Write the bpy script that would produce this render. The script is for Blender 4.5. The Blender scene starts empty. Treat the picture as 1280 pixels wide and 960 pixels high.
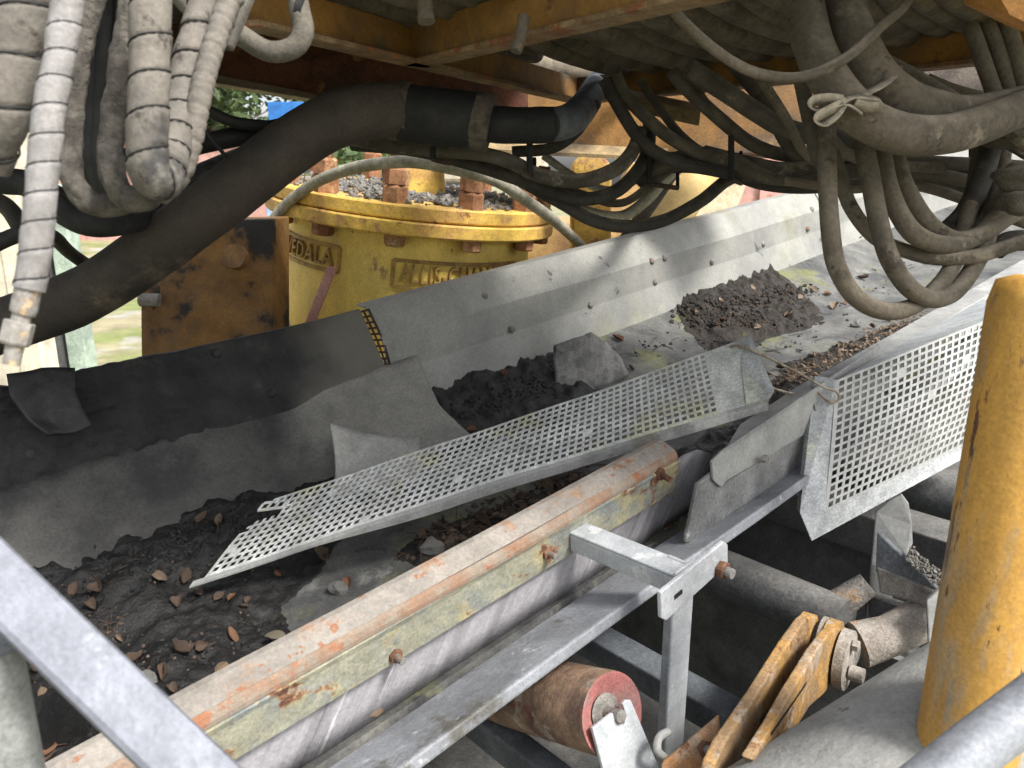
import bpy, bmesh, math, random
from mathutils import Vector, Matrix, noise
from mathutils.bvhtree import BVHTree
R = math.radians
rnd = random.Random(8)
SC = bpy.context.scene
COL = SC.collection

# ------------------------------------------------------------------ camera
CZ = 2.6                                   # eye height above the yard
CAM = Vector((0, 0, CZ))
PITCH = R(15)
F = 967.0                                  # focal length in photo pixels (1280 wide)
cd = bpy.data.cameras.new('camera'); cam = bpy.data.objects.new('camera', cd); COL.objects.link(cam)
cam.location = CAM; cam.rotation_euler = (R(90) - PITCH, 0, 0)
cd.sensor_width = 36; cd.lens = 36 * F / 1280; cd.clip_start = .02; cd.clip_end = 500
cd.dof.use_dof = True; cd.dof.focus_distance = 1.55; cd.dof.aperture_fstop = 9
SC.camera = cam
# ------------------------------------------------------------------ sky, sun, exposure
SUN_EL, SUN_AZ = R(52), R(128)              # azimuth from +Y towards +X
w = bpy.data.worlds.new('World'); SC.world = w; w.use_nodes = True
nt = w.node_tree; bg = nt.nodes['Background']
sky = nt.nodes.new('ShaderNodeTexSky'); sky.sky_type = 'NISHITA'; sky.sun_disc = False
sky.sun_elevation = SUN_EL; sky.sun_rotation = SUN_AZ; sky.dust_density = 4; sky.air_density = 1.0; sky.ozone_density = 1
hsv = nt.nodes.new('ShaderNodeHueSaturation'); hsv.inputs['Saturation'].default_value = .3   # cloud cover: a pale, even sky
nt.links.new(sky.outputs[0], hsv.inputs['Color']); nt.links.new(hsv.outputs[0], bg.inputs[0])
bg.inputs[1].default_value = .125
sd = bpy.data.lights.new('sun', 'SUN'); sun = bpy.data.objects.new('sun', sd); COL.objects.link(sun)
sd.energy = 2.2; sd.angle = R(12); sd.color = (1, .96, .9)
sdir = Vector((math.sin(SUN_AZ) * math.cos(SUN_EL), math.cos(SUN_AZ) * math.cos(SUN_EL), math.sin(SUN_EL)))
sun.rotation_euler = (-sdir).to_track_quat('-Z', 'Y').to_euler()
SC.view_settings.view_transform = 'Standard'; SC.view_settings.look = 'None'
SC.view_settings.exposure = 1.42; SC.view_settings.gamma = 1
SC.render.engine = 'CYCLES'; SC.cycles.max_bounces = 6; SC.cycles.diffuse_bounces = 4; SC.cycles.glossy_bounces = 3
SC.cycles.use_denoising = True

# ------------------------------------------------------------------ measuring frames
cf = Vector((0, math.cos(PITCH), -math.sin(PITCH))); cu = Vector((0, math.sin(PITCH), math.cos(PITCH))); cr = Vector((1, 0, 0))
def ray(x, y): return cr * ((x - 640) / F) + cu * ((480 - y) / F) + cf
A = ray(1800, 30).normalized()             # the way the conveyor runs
L = Vector((-A.y, A.x, 0)).normalized()    # across it, away from us
N = A.cross(L)                             # up from the belt
def W(s, t, h): return CAM + A * s + L * t + N * h
def STH(p): q = p - CAM; return q.dot(A), q.dot(L), q.dot(N)
def pd(x, y, d): return CAM + ray(x, y) * d
def pt(x, y, t): r = ray(x, y); return CAM + r * (t / r.dot(L))
def ph(x, y, h): r = ray(x, y); return CAM + r * (h / r.dot(N))
def pz(x, y, z): r = ray(x, y); return CAM + r * (z / r.z)
UP = Vector((0, 0, 1))

# ------------------------------------------------------------------ materials
MATS = {}
def mat(name, base, dark=None, rough=.65, metal=0., scale=9., band=(.35, .68), bump=.25, bscale=70., spots=(), dust=None, stretch=None, var=0.16, spec=.4, along=None):
    """grimy surface: two tones by noise, thresholded spots, dust lying on upward faces, fine relief"""
    if name in MATS: return MATS[name]
    m = bpy.data.materials.new(name); m.use_nodes = True; MATS[name] = m
    t = m.node_tree; nd = t.nodes; lk = t.links; bs = nd['Principled BSDF']
    tc = nd.new('ShaderNodeTexCoord'); co = tc.outputs['Object']
    if stretch:
        mp = nd.new('ShaderNodeMapping'); mp.inputs['Scale'].default_value = stretch; lk.new(co, mp.inputs[0]); cs = mp.outputs[0]
        if along:                         # grain along a direction: turn it to Z first
            m0 = nd.new('ShaderNodeMapping'); m0.inputs['Rotation'].default_value = Vector(along).rotation_difference(Vector((0, 0, 1))).to_euler(); lk.new(co, m0.inputs[0]); lk.new(m0.outputs[0], mp.inputs[0])
    else: cs = co
    def nz(sc, det=6, vec=None, ro=.6):
        n = nd.new('ShaderNodeTexNoise'); n.inputs['Scale'].default_value = sc; n.inputs['Detail'].default_value = det; n.inputs['Roughness'].default_value = ro
        lk.new(vec or co, n.inputs['Vector']); return n.outputs[0]
    def ramp(v, a, b):
        r = nd.new('ShaderNodeMapRange'); r.interpolation_type = 'SMOOTHSTEP'; r.inputs[1].default_value = a; r.inputs[2].default_value = b; lk.new(v, r.inputs[0]); return r.outputs[0]
    def mix(fac, a, b):
        x = nd.new('ShaderNodeMix'); x.data_type = 'RGBA'
        if hasattr(fac, 'node'): lk.new(fac, x.inputs[0])
        else: x.inputs[0].default_value = fac
        for v, i in ((a, 6), (b, 7)):
            if hasattr(v, 'node'): lk.new(v, x.inputs[i])
            else: x.inputs[i].default_value = (*v, 1)
        return x.outputs[2]
    dark = dark or tuple(c * .55 for c in base)
    sq = lambda v: .5 + (v - .5) * .62
    c = mix(ramp(nz(scale, 8, cs), sq(band[0]), sq(band[1])), base, dark)
    rv = None
    for (col, lo, hi, sc) in spots:
        f = ramp(nz(sc, 9, cs, .68), sq(lo), sq(hi)); c = mix(f, c, col)
    if dust:
        col, lo, hi = dust
        g = nd.new('ShaderNodeNewGeometry'); sx = nd.new('ShaderNodeSeparateXYZ'); lk.new(g.outputs['Normal'], sx.inputs[0])
        ad = nd.new('ShaderNodeMath'); ad.operation = 'ADD'
        ml = nd.new('ShaderNodeMath'); ml.operation = 'MULTIPLY'; lk.new(nz(scale * 2.2, 7), ml.inputs[0]); ml.inputs[1].default_value = 1.6
        lk.new(sx.outputs[2], ad.inputs[0]); lk.new(ml.outputs[0], ad.inputs[1])
        c = mix(ramp(ad.outputs[0], lo, hi), c, col)
    # tonal wander and fine grain over everything
    def mulv(c, v, lo, hi, a, b):
        r = nd.new('ShaderNodeMapRange'); r.inputs[1].default_value = lo; r.inputs[2].default_value = hi; r.inputs[3].default_value = a; r.inputs[4].default_value = b; lk.new(v, r.inputs[0])
        h = nd.new('ShaderNodeVectorMath'); h.operation = 'SCALE'; lk.new(c, h.inputs[0]); lk.new(r.outputs[0], h.inputs['Scale']); return h.outputs[0]
    if var:
        c = mulv(c, nz(scale * 3.3, 9, cs, .72), .36, .64, 1 - var * 1.6, 1 + var * 1.3)
        c = mulv(c, nz(max(160, scale * 22), 4, None, .7), .34, .66, 1 - var * 1.8, 1 + var * 1.5)
    lk.new(c, bs.inputs['Base Color'])
    bs.inputs['Metallic'].default_value = metal
    bs.inputs['Specular IOR Level'].default_value = spec
    rr = nd.new('ShaderNodeMapRange'); rr.inputs[3].default_value = max(.05, rough - .14); rr.inputs[4].default_value = min(1, rough + .14); rr.inputs[1].default_value = .3; rr.inputs[2].default_value = .7
    lk.new(nz(scale * 2.7, 5), rr.inputs[0]); lk.new(rr.outputs[0], bs.inputs['Roughness'])
    if bump:
        b = nd.new('ShaderNodeBump'); b.inputs['Strength'].default_value = bump; b.inputs['Distance'].default_value = .006
        lk.new(nz(bscale, 8, None, .65), b.inputs['Height']); lk.new(b.outputs[0], bs.inputs['Normal'])
    return m

RUST = (.13, .062, .034); RUSTL = (.22, .118, .068)
def_m = dict(
 galv=mat('galvanised_steel', (.47, .49, .51), (.36, .38, .40), .5, .25, 10, (.3, .7), .12, 120, spots=(((.60, .61, .62), .60, .78, 14), ((.27, .27, .265), .70, .80, 8)), var=.08),
 galvd=mat('dusty_galvanised_steel', (.29, .292, .28), (.20, .203, .198), .7, .1, 5, (.3, .7), .25, 90, spots=(((.14, .132, .11), .64, .80, 6), ((.37, .37, .35), .60, .80, 4)), var=.1),
 wallr=mat('skirt_steel', (.245, .245, .222), (.185, .187, .176), .66, .1, 2.2, (.35, .7), .15, 60, spots=(((.20, .20, .145), .54, .76, 1.6), ((.08, .08, .075), .72, .76, 9), ((.29, .295, .29), .62, .82, 3)), var=.09),
 walld=mat('tarry_steel', (.020, .020, .021), (.011, .011, .012), .75, 0, 5, (.3, .7), 1.0, 60, spots=(((.045, .043, .04), .60, .76, 3.0),), var=.16),
 linr=mat('grey_rubber_sheet', (.066, .065, .06), (.028, .028, .028), .75, 0, 3.0, (.38, .66), .3, 50, spots=(((.115, .115, .106), .62, .90, 3.0), ((.085, .10, .04), .72, .84, 4)), var=.12),
 flap=mat('pale_rubber_flap', (.32, .315, .295), (.24, .237, .22), .8, 0, 7, (.3, .7), .25, 80, spots=(((.11, .11, .11), .64, .80, 4),), var=.1),
 tar=mat('tarred_rubber', (.03, .03, .031), (.018, .018, .019), .7, 0, 9, bump=.5, bscale=40),
 belt=mat('worn_belt_rubber', (.120, .120, .110), (.062, .063, .062), .62, 0, 4.5, (.36, .66), .4, 70, spots=(((.125, .13, .055), .57, .74, 3.1), ((.03, .03, .031), .64, .72, 4.4), ((.19, .19, .175), .64, .8, 7))),
 beltedge=mat('belt_edge_rubber', (.21, .22, .24), (.135, .142, .153), .5, 0, 6, (.35, .7), .35, 130, spots=(((.08, .077, .068), .64, .76, 4), ((.33, .34, .36), .68, .80, 30)), var=.1),
 mud=mat('black_mud', (.0125, .0122, .0122), (.007, .007, .007), .5, 0, 14, bump=1.0, bscale=90, spots=(((.03, .029, .028), .62, .74, 9), ((.045, .032, .022), .72, .78, 50))),
 mudb=mat('brown_mud', (.030, .0255, .021), (.014, .0125, .011), .9, 0, 22, bump=1.0, bscale=120, spots=(((.07, .05, .036), .64, .74, 60), ((.045, .058, .02), .72, .78, 14))),
 rail=mat('rusted_galvanised_rail', (.235, .215, .19), (.185, .168, .148), .8, .0, 8, (.35, .7), .4, 90, spots=(((.235, .15, .10), .55, .72, 12), ((.22, .10, .055), .64, .72, 34), ((.28, .262, .235), .66, .8, 7)), var=.1),
 railw=mat('stained_rail_web', (.24, .235, .175), (.175, .185, .17), .8, 0, 8, (.35, .66), .5, 60, spots=(((.30, .265, .15), .49, .66, 9), ((.16, .175, .17), .58, .72, 12), ((.20, .10, .05), .61, .69, 17), ((.09, .042, .027), .68, .73, 17)), var=.13),
 scuff=mat('scuffed_liner', (.27, .262, .275), (.195, .19, .20), .65, .0, 4, (.35, .66), .25, 100, stretch=(8, 8, .45), along=(N * .85 + A * .65), spots=(((.42, .415, .42), .62, .72, 5), ((.14, .137, .145), .64, .78, 4)), var=.09),
 rustm=mat('rust', RUST, (.07, .03, .018), .9, 0, 30, bump=.8, bscale=120, spots=((RUSTL, .55, .68, 34),)),
 bolt=mat('grey_bolt', (.22, .215, .20), (.12, .11, .10), .7, .2, 60, bump=.4, bscale=200, spots=(((.26, .13, .07), .58, .68, 60),)),
 yel=mat('rusty_yellow_post', (.47, .255, .05), (.37, .205, .055), .6, 0, 10, (.35, .65), .2, 60, stretch=(1, 1, .22), spots=(((.33, .235, .13), .48, .62, 9), ((.26, .22, .16), .56, .68, 13), ((.14, .11, .078), .65, .73, 18), ((.10, .042, .027), .67, .72, 34)), var=.1),
 yelc=mat('crusher_yellow', (.82, .62, .15), (.72, .52, .13), .6, 0, 4, (.3, .7), .35, 45, stretch=(1, 1, .5), spots=(((.60, .46, .21), .60, .78, 5), ((.36, .23, .11), .68, .78, 9), ((.10, .06, .03), .74, .78, 20)), var=.09),
 yelf=mat('crusher_flange_paint', (.66, .44, .09), (.50, .30, .09), .75, 0, 7, (.35, .66), .5, 60, spots=(((.44, .25, .11), .55, .70, 8), ((.25, .12, .055), .64, .74, 13)), var=.12),
 orng=mat('dirty_orange_paint', (.185, .092, .022), (.10, .052, .018), .7, 0, 5, (.3, .68), .4, 60, spots=(((.075, .056, .036), .56, .74, 3), ((.012, .011, .010), .53, .64, 5)), var=.13),
 beam=mat('grimy_overhead_beam', (.29, .15, .035), (.17, .09, .03), .85, 0, 5, (.3, .68), .4, 60, spots=(((.11, .09, .062), .53, .70, 5), ((.17, .07, .03), .66, .75, 18)), var=.1),
 brown=mat('brown_steel', (.11, .04, .022), (.05, .022, .015), .85, 0, 6, bump=.4, spots=(((.17, .09, .03), .6, .7, 8),)),
 cream=mat('cream_flange', (.50, .42, .28), (.36, .29, .18), .7, 0, 9),
 tan=mat('tan_machine_paint', (.58, .42, .17), (.44, .30, .13), .7, 0, 4, spots=(((.24, .17, .10), .62, .76, 3), ((.66, .48, .14), .6, .76, 5)), var=.1),
 hosedust=mat('dust_caked_hose', (.135, .113, .083), (.08, .067, .05), .92, 0, 7, (.3, .7), .35, 150, spots=(((.06, .049, .036), .60, .72, 11), ((.045, .038, .029), .68, .73, 34), ((.19, .16, .12), .64, .78, 16)), dust=((.25, .215, .16), 1.1, 2.1), var=.11),
 hosegrey=mat('grey_spiral_wrap', (.155, .14, .12), (.09, .082, .071), .8, 0, 9, (.3, .7), .4, 130, spots=(((.034, .032, .032), .58, .72, 8), ((.22, .205, .18), .64, .82, 6), ((.05, .042, .034), .62, .72, 26)), var=.1),
 hoserough=mat('mud_caked_sleeve', (.125, .112, .094), (.065, .058, .05), .95, 0, 40, bump=1.0, bscale=150),
 hosedark=mat('dark_rubber_hose', (.045, .040, .033), (.026, .024, .021), .8, 0, 14, bump=.3, bscale=120, dust=((.135, .115, .085), 1.25, 2.1)),
 hosemid=mat('dusty_rubber_hose', (.082, .071, .055), (.045, .039, .031), .85, 0, 10, bump=.3, bscale=150, spots=(((.13, .112, .085), .62, .74, 14),), dust=((.19, .165, .125), 1.0, 2.0), var=.12),
 hosepale=mat('pale_dusty_hose', (.36, .34, .27), (.25, .235, .185), .8, 0, 18, bump=.25, bscale=130),
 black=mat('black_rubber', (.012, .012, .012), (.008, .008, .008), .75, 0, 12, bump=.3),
 bigh=mat('big_grimy_hose', (.045, .036, .028), (.022, .019, .016), .8, 0, 4, (.3, .7), .35, 70, spots=(((.085, .066, .047), .58, .75, 3),), var=.12),
 tape=mat('dusty_tape_edge', (.085, .07, .052), (.045, .038, .03), .9, 0, 30, bump=.6),
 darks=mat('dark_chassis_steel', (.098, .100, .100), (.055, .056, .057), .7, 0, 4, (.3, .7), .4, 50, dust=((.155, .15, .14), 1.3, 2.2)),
 greyp=mat('grey_caked_tube', (.28, .28, .265), (.21, .21, .20), .85, 0, 5, (.3, .7), .5, 60, spots=(((.20, .14, .08), .64, .80, 2.5), ((.34, .34, .33), .60, .76, 7), ((.12, .118, .114), .73, .77, 30)), var=.1),
 greyc=mat('grey_caked_steel', (.22, .205, .185), (.13, .122, .11), .9, 0, 16, bump=.9, bscale=90, spots=(((.30, .20, .12), .62, .72, 12),)),
 stone=mat('grey_stone', (.24, .235, .22), (.15, .148, .14), .85, 0, 20, bump=.8, bscale=60, spots=(((.05, .05, .05), .62, .7, 9),)),
 red=mat('red_end_cap', (.31, .115, .105), (.25, .15, .135), .75, 0, 14, spots=(((.25, .21, .17), .56, .70, 14),)),
 roll=mat('rusty_roller_shell', (.20, .13, .085), (.10, .062, .045), .8, 0, 14, (.35, .65), .4, 90, spots=(((.27, .235, .19), .54, .68, 10), ((.11, .035, .025), .62, .70, 14))),
 leafb=mat('brown_leaf', (.10, .066, .045), (.055, .037, .027), .7, 0, 60, bump=.5, bscale=200),
 leafp=mat('pale_leaf', (.20, .145, .10), (.125, .088, .06), .7, 0, 60, bump=.5, bscale=200),
 leafo=mat('orange_leaf', (.17, .086, .045), (.11, .056, .032), .7, 0, 60, bump=.5, bscale=200),
 leafg=mat('grey_leaf', (.15, .13, .095), (.10, .085, .062), .7, 0, 90, bump=.5, bscale=200),
 grass=mat('dry_grass_ground', (.16, .19, .06), (.26, .23, .14), .95, 0, .6, (.3, .65), .6, 12, spots=(((.30, .29, .26), .55, .66, .35),)),
 pink=mat('pale_red_paint', (.50, .285, .25), (.42, .235, .205), .7, 0, 1.2, spots=(((.30, .14, .10), .70, .80, 3),)),  # red lightened to carry an overexposed look
 blue=mat('blue_sheet', (.03, .16, .46), (.025, .12, .36), .5, 0, 3),
 paleb=mat('pale_blue_post', (.30, .42, .62), (.24, .34, .52), .6, 0, 4),
 palegreen=mat('pale_green_paint', (.36, .44, .36), (.27, .33, .28), .6, 0, 5),
 creamw=mat('cream_wall', (.58, .53, .42), (.46, .42, .34), .7, 0, 2),
 bark=mat('bark', (.10, .075, .05), None, .9),
 leaves=mat('tree_foliage', (.075, .11, .035), (.035, .06, .02), .7, 0, 1.2, bump=0),
 wire=mat('tie_wire', (.33, .29, .23), (.20, .15, .10), .6, .2, 60),
 gravel=mat('crusher_gravel', (.20, .19, .17), (.09, .085, .08), .9, 0, 40, bump=.6, spots=(((.10, .12, .04), .64, .7, 12),)),
 strap=mat('dusty_webbing', (.30, .265, .205), (.21, .185, .14), .9, 0, 40, bump=.4, bscale=250),
)
M = def_m
M['raile'] = mat('rust_run_edge', (.20, .125, .085), (.205, .17, .135), .85, 0, 22, (.35, .65), .4, 90, spots=(((.24, .105, .055), .60, .70, 20),), var=.1)
M['letm'] = mat('dirty_cast_letter', (.42, .27, .07), (.28, .17, .06), .7, 0, 20, bump=.4)
M['darkpl'] = mat('dusty_dark_plate', (.12, .10, .085), (.07, .058, .05), .9, 0, 6, bump=.4)
M['flapd'] = mat('dusty_rubber_end', (.215, .212, .195), (.15, .148, .138), .8, 0, 6, (.3, .7), .3, 80, spots=(((.06, .06, .06), .62, .78, 5), ((.14, .155, .07), .68, .8, 4)))
M['galvdd'] = mat('dull_steel_plate', (.20, .202, .20), (.12, .122, .122), .7, .1, 8, (.3, .7), .3, 90, spots=(((.28, .28, .27), .6, .74, 7),))
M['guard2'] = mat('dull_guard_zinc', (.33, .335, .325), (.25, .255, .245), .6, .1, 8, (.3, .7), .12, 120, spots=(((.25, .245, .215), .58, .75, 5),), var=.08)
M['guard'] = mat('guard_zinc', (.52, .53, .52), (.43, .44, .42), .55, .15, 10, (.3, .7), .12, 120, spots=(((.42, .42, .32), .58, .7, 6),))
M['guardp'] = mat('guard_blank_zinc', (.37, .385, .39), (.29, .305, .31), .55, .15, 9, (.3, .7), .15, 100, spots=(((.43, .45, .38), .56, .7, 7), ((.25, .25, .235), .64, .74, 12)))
M['tabm'] = mat('rusty_orange_tab', (.34, .17, .07), (.27, .20, .14), .8, 0, 16, (.35, .6), .5, 90, spots=((RUST, .6, .68, 24),))
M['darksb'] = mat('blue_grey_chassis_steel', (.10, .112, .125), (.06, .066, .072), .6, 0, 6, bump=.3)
M['clev'] = mat('dirty_yellow_casting', (.36, .205, .065), (.26, .17, .09), .75, 0, 12, (.32, .62), .5, 80, spots=(((.34, .27, .20), .54, .64, 16), ((.18, .09, .04), .64, .7, 30)))
M['greyc2'] = mat('caked_sleeve', (.34, .31, .275), (.25, .22, .19), .9, 0, 14, bump=.8, bscale=80, spots=(((.16, .15, .14), .6, .7, 9), ((.36, .22, .13), .64, .72, 18)))
M['galvb'] = mat('worn_zinc_tube', (.30, .315, .345), (.20, .21, .23), .5, .2, 10, (.3, .7), .2, 110, spots=(((.40, .41, .43), .60, .78, 12),), var=.1)
M['galvb2'] = mat('brushed_zinc', (.175, .186, .215), (.135, .143, .168), .5, .2, 14, (.3, .7), .15, 110, spots=(((.25, .262, .295), .60, .80, 30),), var=.08)
M['galvp'] = mat('pale_pipe', (.26, .27, .265), (.20, .21, .205), .6, .1, 12, (.3, .7), .15, 110)
M['nutm'] = mat('rusty_nut', (.34, .17, .085), (.22, .10, .05), .85, 0, 20, bump=.6, bscale=90, spots=(((.42, .27, .14), .58, .7, 14),))
M['orng2'] = mat('dark_orange_pin', (.22, .12, .05), (.13, .075, .035), .7, 0, 9)
M['hosegreyl'] = mat('light_spiral_wrap', (.235, .225, .222), (.155, .148, .143), .75, 0, 12, bump=.35, bscale=130, spots=(((.075, .07, .068), .62, .76, 12),), var=.1)
M['fit'] = mat('whitish_fitting', (.28, .265, .245), (.19, .175, .155), .6, .1, 60, bump=.3, spots=(((.42, .30, .18), .56, .66, 60),))
M['hosemid2'] = mat('plain_dusty_hose', (.14, .125, .10), (.085, .076, .062), .85, 0, 16, bump=.3)
M['elb'] = mat('blue_grey_elbow', (.085, .095, .105), (.055, .06, .066), .6, 0, 9)
M['rustb'] = mat('dark_rust', (.06, .03, .018), (.03, .018, .012), .85, 0, 20)
M['cream2'] = mat('dull_cream', (.30, .22, .11), (.19, .14, .08), .75, 0, 6)
M['orngl'] = mat('bright_orange_paint', (.46, .22, .06), (.36, .17, .05), .7, 0, 6)
M['beamf'] = mat('dusty_flange', (.22, .155, .085), (.15, .085, .04), .85, 0, 9, bump=.4, spots=(((.21, .08, .035), .6, .68, 20),))
M['darkdeck'] = mat('deck_steel', (.05, .045, .038), (.03, .028, .025), .85, 0, 6)
M['hosed2'] = mat('deck_hose_rubber', (.135, .112, .08), (.075, .063, .046), .9, 0, 14, bump=.3)
M['tanor'] = mat('worn_orange_beam', (.25, .125, .03), (.14, .075, .026), .7, 0, 3.2, (.3, .66), .3, 40, spots=(((.07, .055, .045), .58, .70, 3.5), ((.30, .20, .10), .66, .80, 5)))
M['brownl'] = mat('light_brown_steel', (.46, .30, .12), (.28, .17, .08), .8, 0, 4)

# ------------------------------------------------------------------ mesh helpers
class MB:
    def __init__(s): s.v = []; s.f = []; s.smooth = []
    def add(s, verts, faces, smooth=False):
        o = len(s.v); s.v += [Vector(p) for p in verts]
        for f in faces: s.f.append([i + o for i in f]); s.smooth.append(smooth)
        return s
    def box(s, c, ax, ay, az):
        """box by centre and three half-extent vectors"""
        q = [c + ax * i + ay * j + az * k for k in (-1, 1) for j in (-1, 1) for i in (-1, 1)]
        return s.add(q, [(0, 2, 3, 1), (4, 5, 7, 6), (0, 1, 5, 4), (2, 6, 7, 3), (0, 4, 6, 2), (1, 3, 7, 5)])
    def bar(s, p, q, wv, hv):
        """rectangular bar from p to q with half-width and half-height vectors"""
        return s.box((p + q) / 2, (q - p) / 2, wv, hv)
    def prism(s, poly, off):
        n = len(poly); b = [p + off for p in poly]
        return s.add(list(poly) + b, [tuple(range(n))[::-1], tuple(range(n, 2 * n))] + [(i, (i + 1) % n, (i + 1) % n + n, i + n) for i in range(n)])
    def sweep(s, prof, s0, s1, thick, n=1, wob=0, seed=0):
        """a bent sheet: (t,h) profile run along the conveyor, given a thickness"""
        k = len(prof); vs = []
        nr = []
        for i in range(k):
            a = Vector(prof[max(0, i - 1)]); b = Vector(prof[min(k - 1, i + 1)]); d = (b - a).normalized(); nr.append(Vector((-d.y, d.x)))
        for side in (0, 1):
            for j in range(n + 1):
                ss = s0 + (s1 - s0) * j / n
                for i in range(k):
                    p = Vector(prof[i]) + nr[i] * (thick * side)
                    dw = wob * noise.noise(Vector((ss * 2.3, p.y * 3, seed))) if wob else 0
                    vs.append(W(ss, p.x + dw, p.y + dw * .5))
        m = (n + 1) * k; fs = []
        for j in range(n):
            for i in range(k - 1):
                a = j * k + i; fs.append((a, a + 1, a + k + 1, a + k)); fs.append((a + m, a + k + m, a + k + 1 + m, a + 1 + m))
        for j in range(n):
            for i in (0, k - 1):
                a = j * k + i; fs.append((a, a + k, a + k + m, a + m) if i == 0 else (a, a + m, a + k + m, a + k))
        for j in (0, n):
            for i in range(k - 1):
                a = j * k + i; fs.append((a, a + m, a + 1 + m, a + 1) if j == 0 else (a, a + 1, a + 1 + m, a + m))
        return s.add(vs, fs)
    def cyl(s, p, q, r0, r1=None, seg=24, cap=True):
        return s.tube([p, q], [r0, r0 if r1 is None else r1], seg, cap, smooth=True)
    def tube(s, pts, rad, seg=14, cap=True, smooth=True, fn=None):
        n = len(pts); T = []
        for i in range(n):
            d = pts[min(n - 1, i + 1)] - pts[max(0, i - 1)]
            T.append(d.normalized() if d.length > 1e-9 else Vector((0, 0, 1)))
        u = T[0].orthogonal().normalized(); vs = []; ln = 0
        for i in range(n):
            if i:
                u = (u - T[i] * u.dot(T[i])).normalized(); ln += (pts[i] - pts[i - 1]).length
            b = T[i].cross(u); r = rad[i] if isinstance(rad, (list, tuple)) else rad
            for j in range(seg):
                a = 2 * math.pi * j / seg; rr = fn(ln, a, r, pts[i]) if fn else r
                vs.append(pts[i] + (u * math.cos(a) + b * math.sin(a)) * rr)
        o = len(s.v); fs = []
        for i in range(n - 1):
            for j in range(seg):
                k = (j + 1) % seg; fs.append((i * seg + j, i * seg + k, (i + 1) * seg + k, (i + 1) * seg + j))
        s.add(vs, fs, smooth)
        if cap:
            s.add(vs[:seg], [tuple(range(seg))[::-1]]); s.add(vs[-seg:], [tuple(range(seg))])
        return s
    def hexa(s, p, ax, r, h, seg=6, rot=0):
        ax = ax.normalized(); u = ax.orthogonal().normalized(); b = ax.cross(u); q = []
        for z, k in ((0, 1), (h * .85, 1), (h, .86)):
            for j in range(seg):
                a = 2 * math.pi * j / seg + rot; q.append(p + ax * z + (u * math.cos(a) + b * math.sin(a)) * r * k)
        fs = [tuple(range(seg))[::-1], tuple(range(2 * seg, 3 * seg))]
        for z in (0, 1):
            fs += [(z * seg + j, z * seg + (j + 1) % seg, (z + 1) * seg + (j + 1) % seg, (z + 1) * seg + j) for j in range(seg)]
        return s.add(q, fs)
    def dome(s, p, ax, r, h, seg=10):
        ax = ax.normalized(); u = ax.orthogonal().normalized(); b = ax.cross(u); q = []
        rings = ((0, 1), (h * .55, .86), (h * .92, .5))
        for z, k in rings:
            for j in range(seg):
                a = 2 * math.pi * j / seg; q.append(p + ax * z + (u * math.cos(a) + b * math.sin(a)) * r * k)
        q.append(p + ax * h); fs = []
        for z in (0, 1): fs += [(z * seg + j, z * seg + (j + 1) % seg, (z + 1) * seg + (j + 1) % seg, (z + 1) * seg + j) for j in range(seg)]
        fs += [(2 * seg + j, 2 * seg + (j + 1) % seg, 3 * seg) for j in range(seg)]
        return s.add(q, fs, True)
    def build(s, name, material, parent=None, bevel=0, base=None, solid=0, sub=0):
        if parent is not None: b = parent['_b']; b = Vector(b)
        elif base is not None: b = base
        else:
            k = len(s.v); c = sum(s.v, Vector()) / k; b = Vector((c.x, c.y, min(p.z for p in s.v)))
        me = bpy.data.meshes.new(name); me.from_pydata([p - b for p in s.v], [], s.f); me.update()
        for p, sm in zip(me.polygons, s.smooth): p.use_smooth = sm
        bm = bmesh.new(); bm.from_mesh(me); bmesh.ops.recalc_face_normals(bm, faces=bm.faces); bm.to_mesh(me); bm.free()
        me.materials.append(M[material] if isinstance(material, str) else material)
        o = bpy.data.objects.new(name, me); COL.objects.link(o)
        if parent is not None: o.parent = parent
        else: o.location = b
        o['_b'] = tuple(b)
        if solid:
            md = o.modifiers.new('thickness', 'SOLIDIFY'); md.thickness = solid; md.offset = 0
        if bevel:
            md = o.modifiers.new('edge', 'BEVEL'); md.width = bevel; md.segments = 2; md.limit_method = 'ANGLE'; md.angle_limit = R(40); md.harden_normals = False
        return o
def thing(name, label, cat, base, group=None):
    o = bpy.data.objects.new(name, None); COL.objects.link(o); o.location = base; o.empty_display_size = .05; o['_b'] = tuple(base)
    return tag(o, label, cat, group)
def tag(o, label, cat, group=None):
    o['label'] = label; o['category'] = cat
    if group: o['group'] = group
    return o
def struct(o, kind='structure'): o['kind'] = kind; return o
def spline(P, n=10):
    """Catmull-Rom through the points"""
    if len(P) < 3: return [P[0].lerp(P[-1], i / n) for i in range(n + 1)]
    Q = [P[0] * 2 - P[1]] + list(P) + [P[-1] * 2 - P[-2]]; out = []
    for i in range(1, len(Q) - 2):
        a, b, c, d = Q[i - 1:i + 3]
        for k in range(n):
            t = k / n
            out.append(.5 * (2 * b + (c - a) * t + (2 * a - 5 * b + 4 * c - d) * t * t + (3 * b - a - 3 * c + d) * t ** 3))
    out.append(Q[-2]); return out
def resample(P, step):
    out = [P[0]]; acc = 0
    for a, b in zip(P, P[1:]):
        d = (b - a).length
        if d < 1e-9: continue
        pos = step - acc
        while pos <= d:
            out.append(a.lerp(b, pos / d)); pos += step
        acc = (acc + d) % step if (acc + d) >= step else acc + d
    out.append(P[-1]); return out
def smooth(x, a=0., b=1.):
    x = max(0, min(1, (x - a) / (b - a))); return x * x * (3 - 2 * x)
def fbm(p, oct=4): return noise.fractal(p, 1.0, 2.0, oct)

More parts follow.
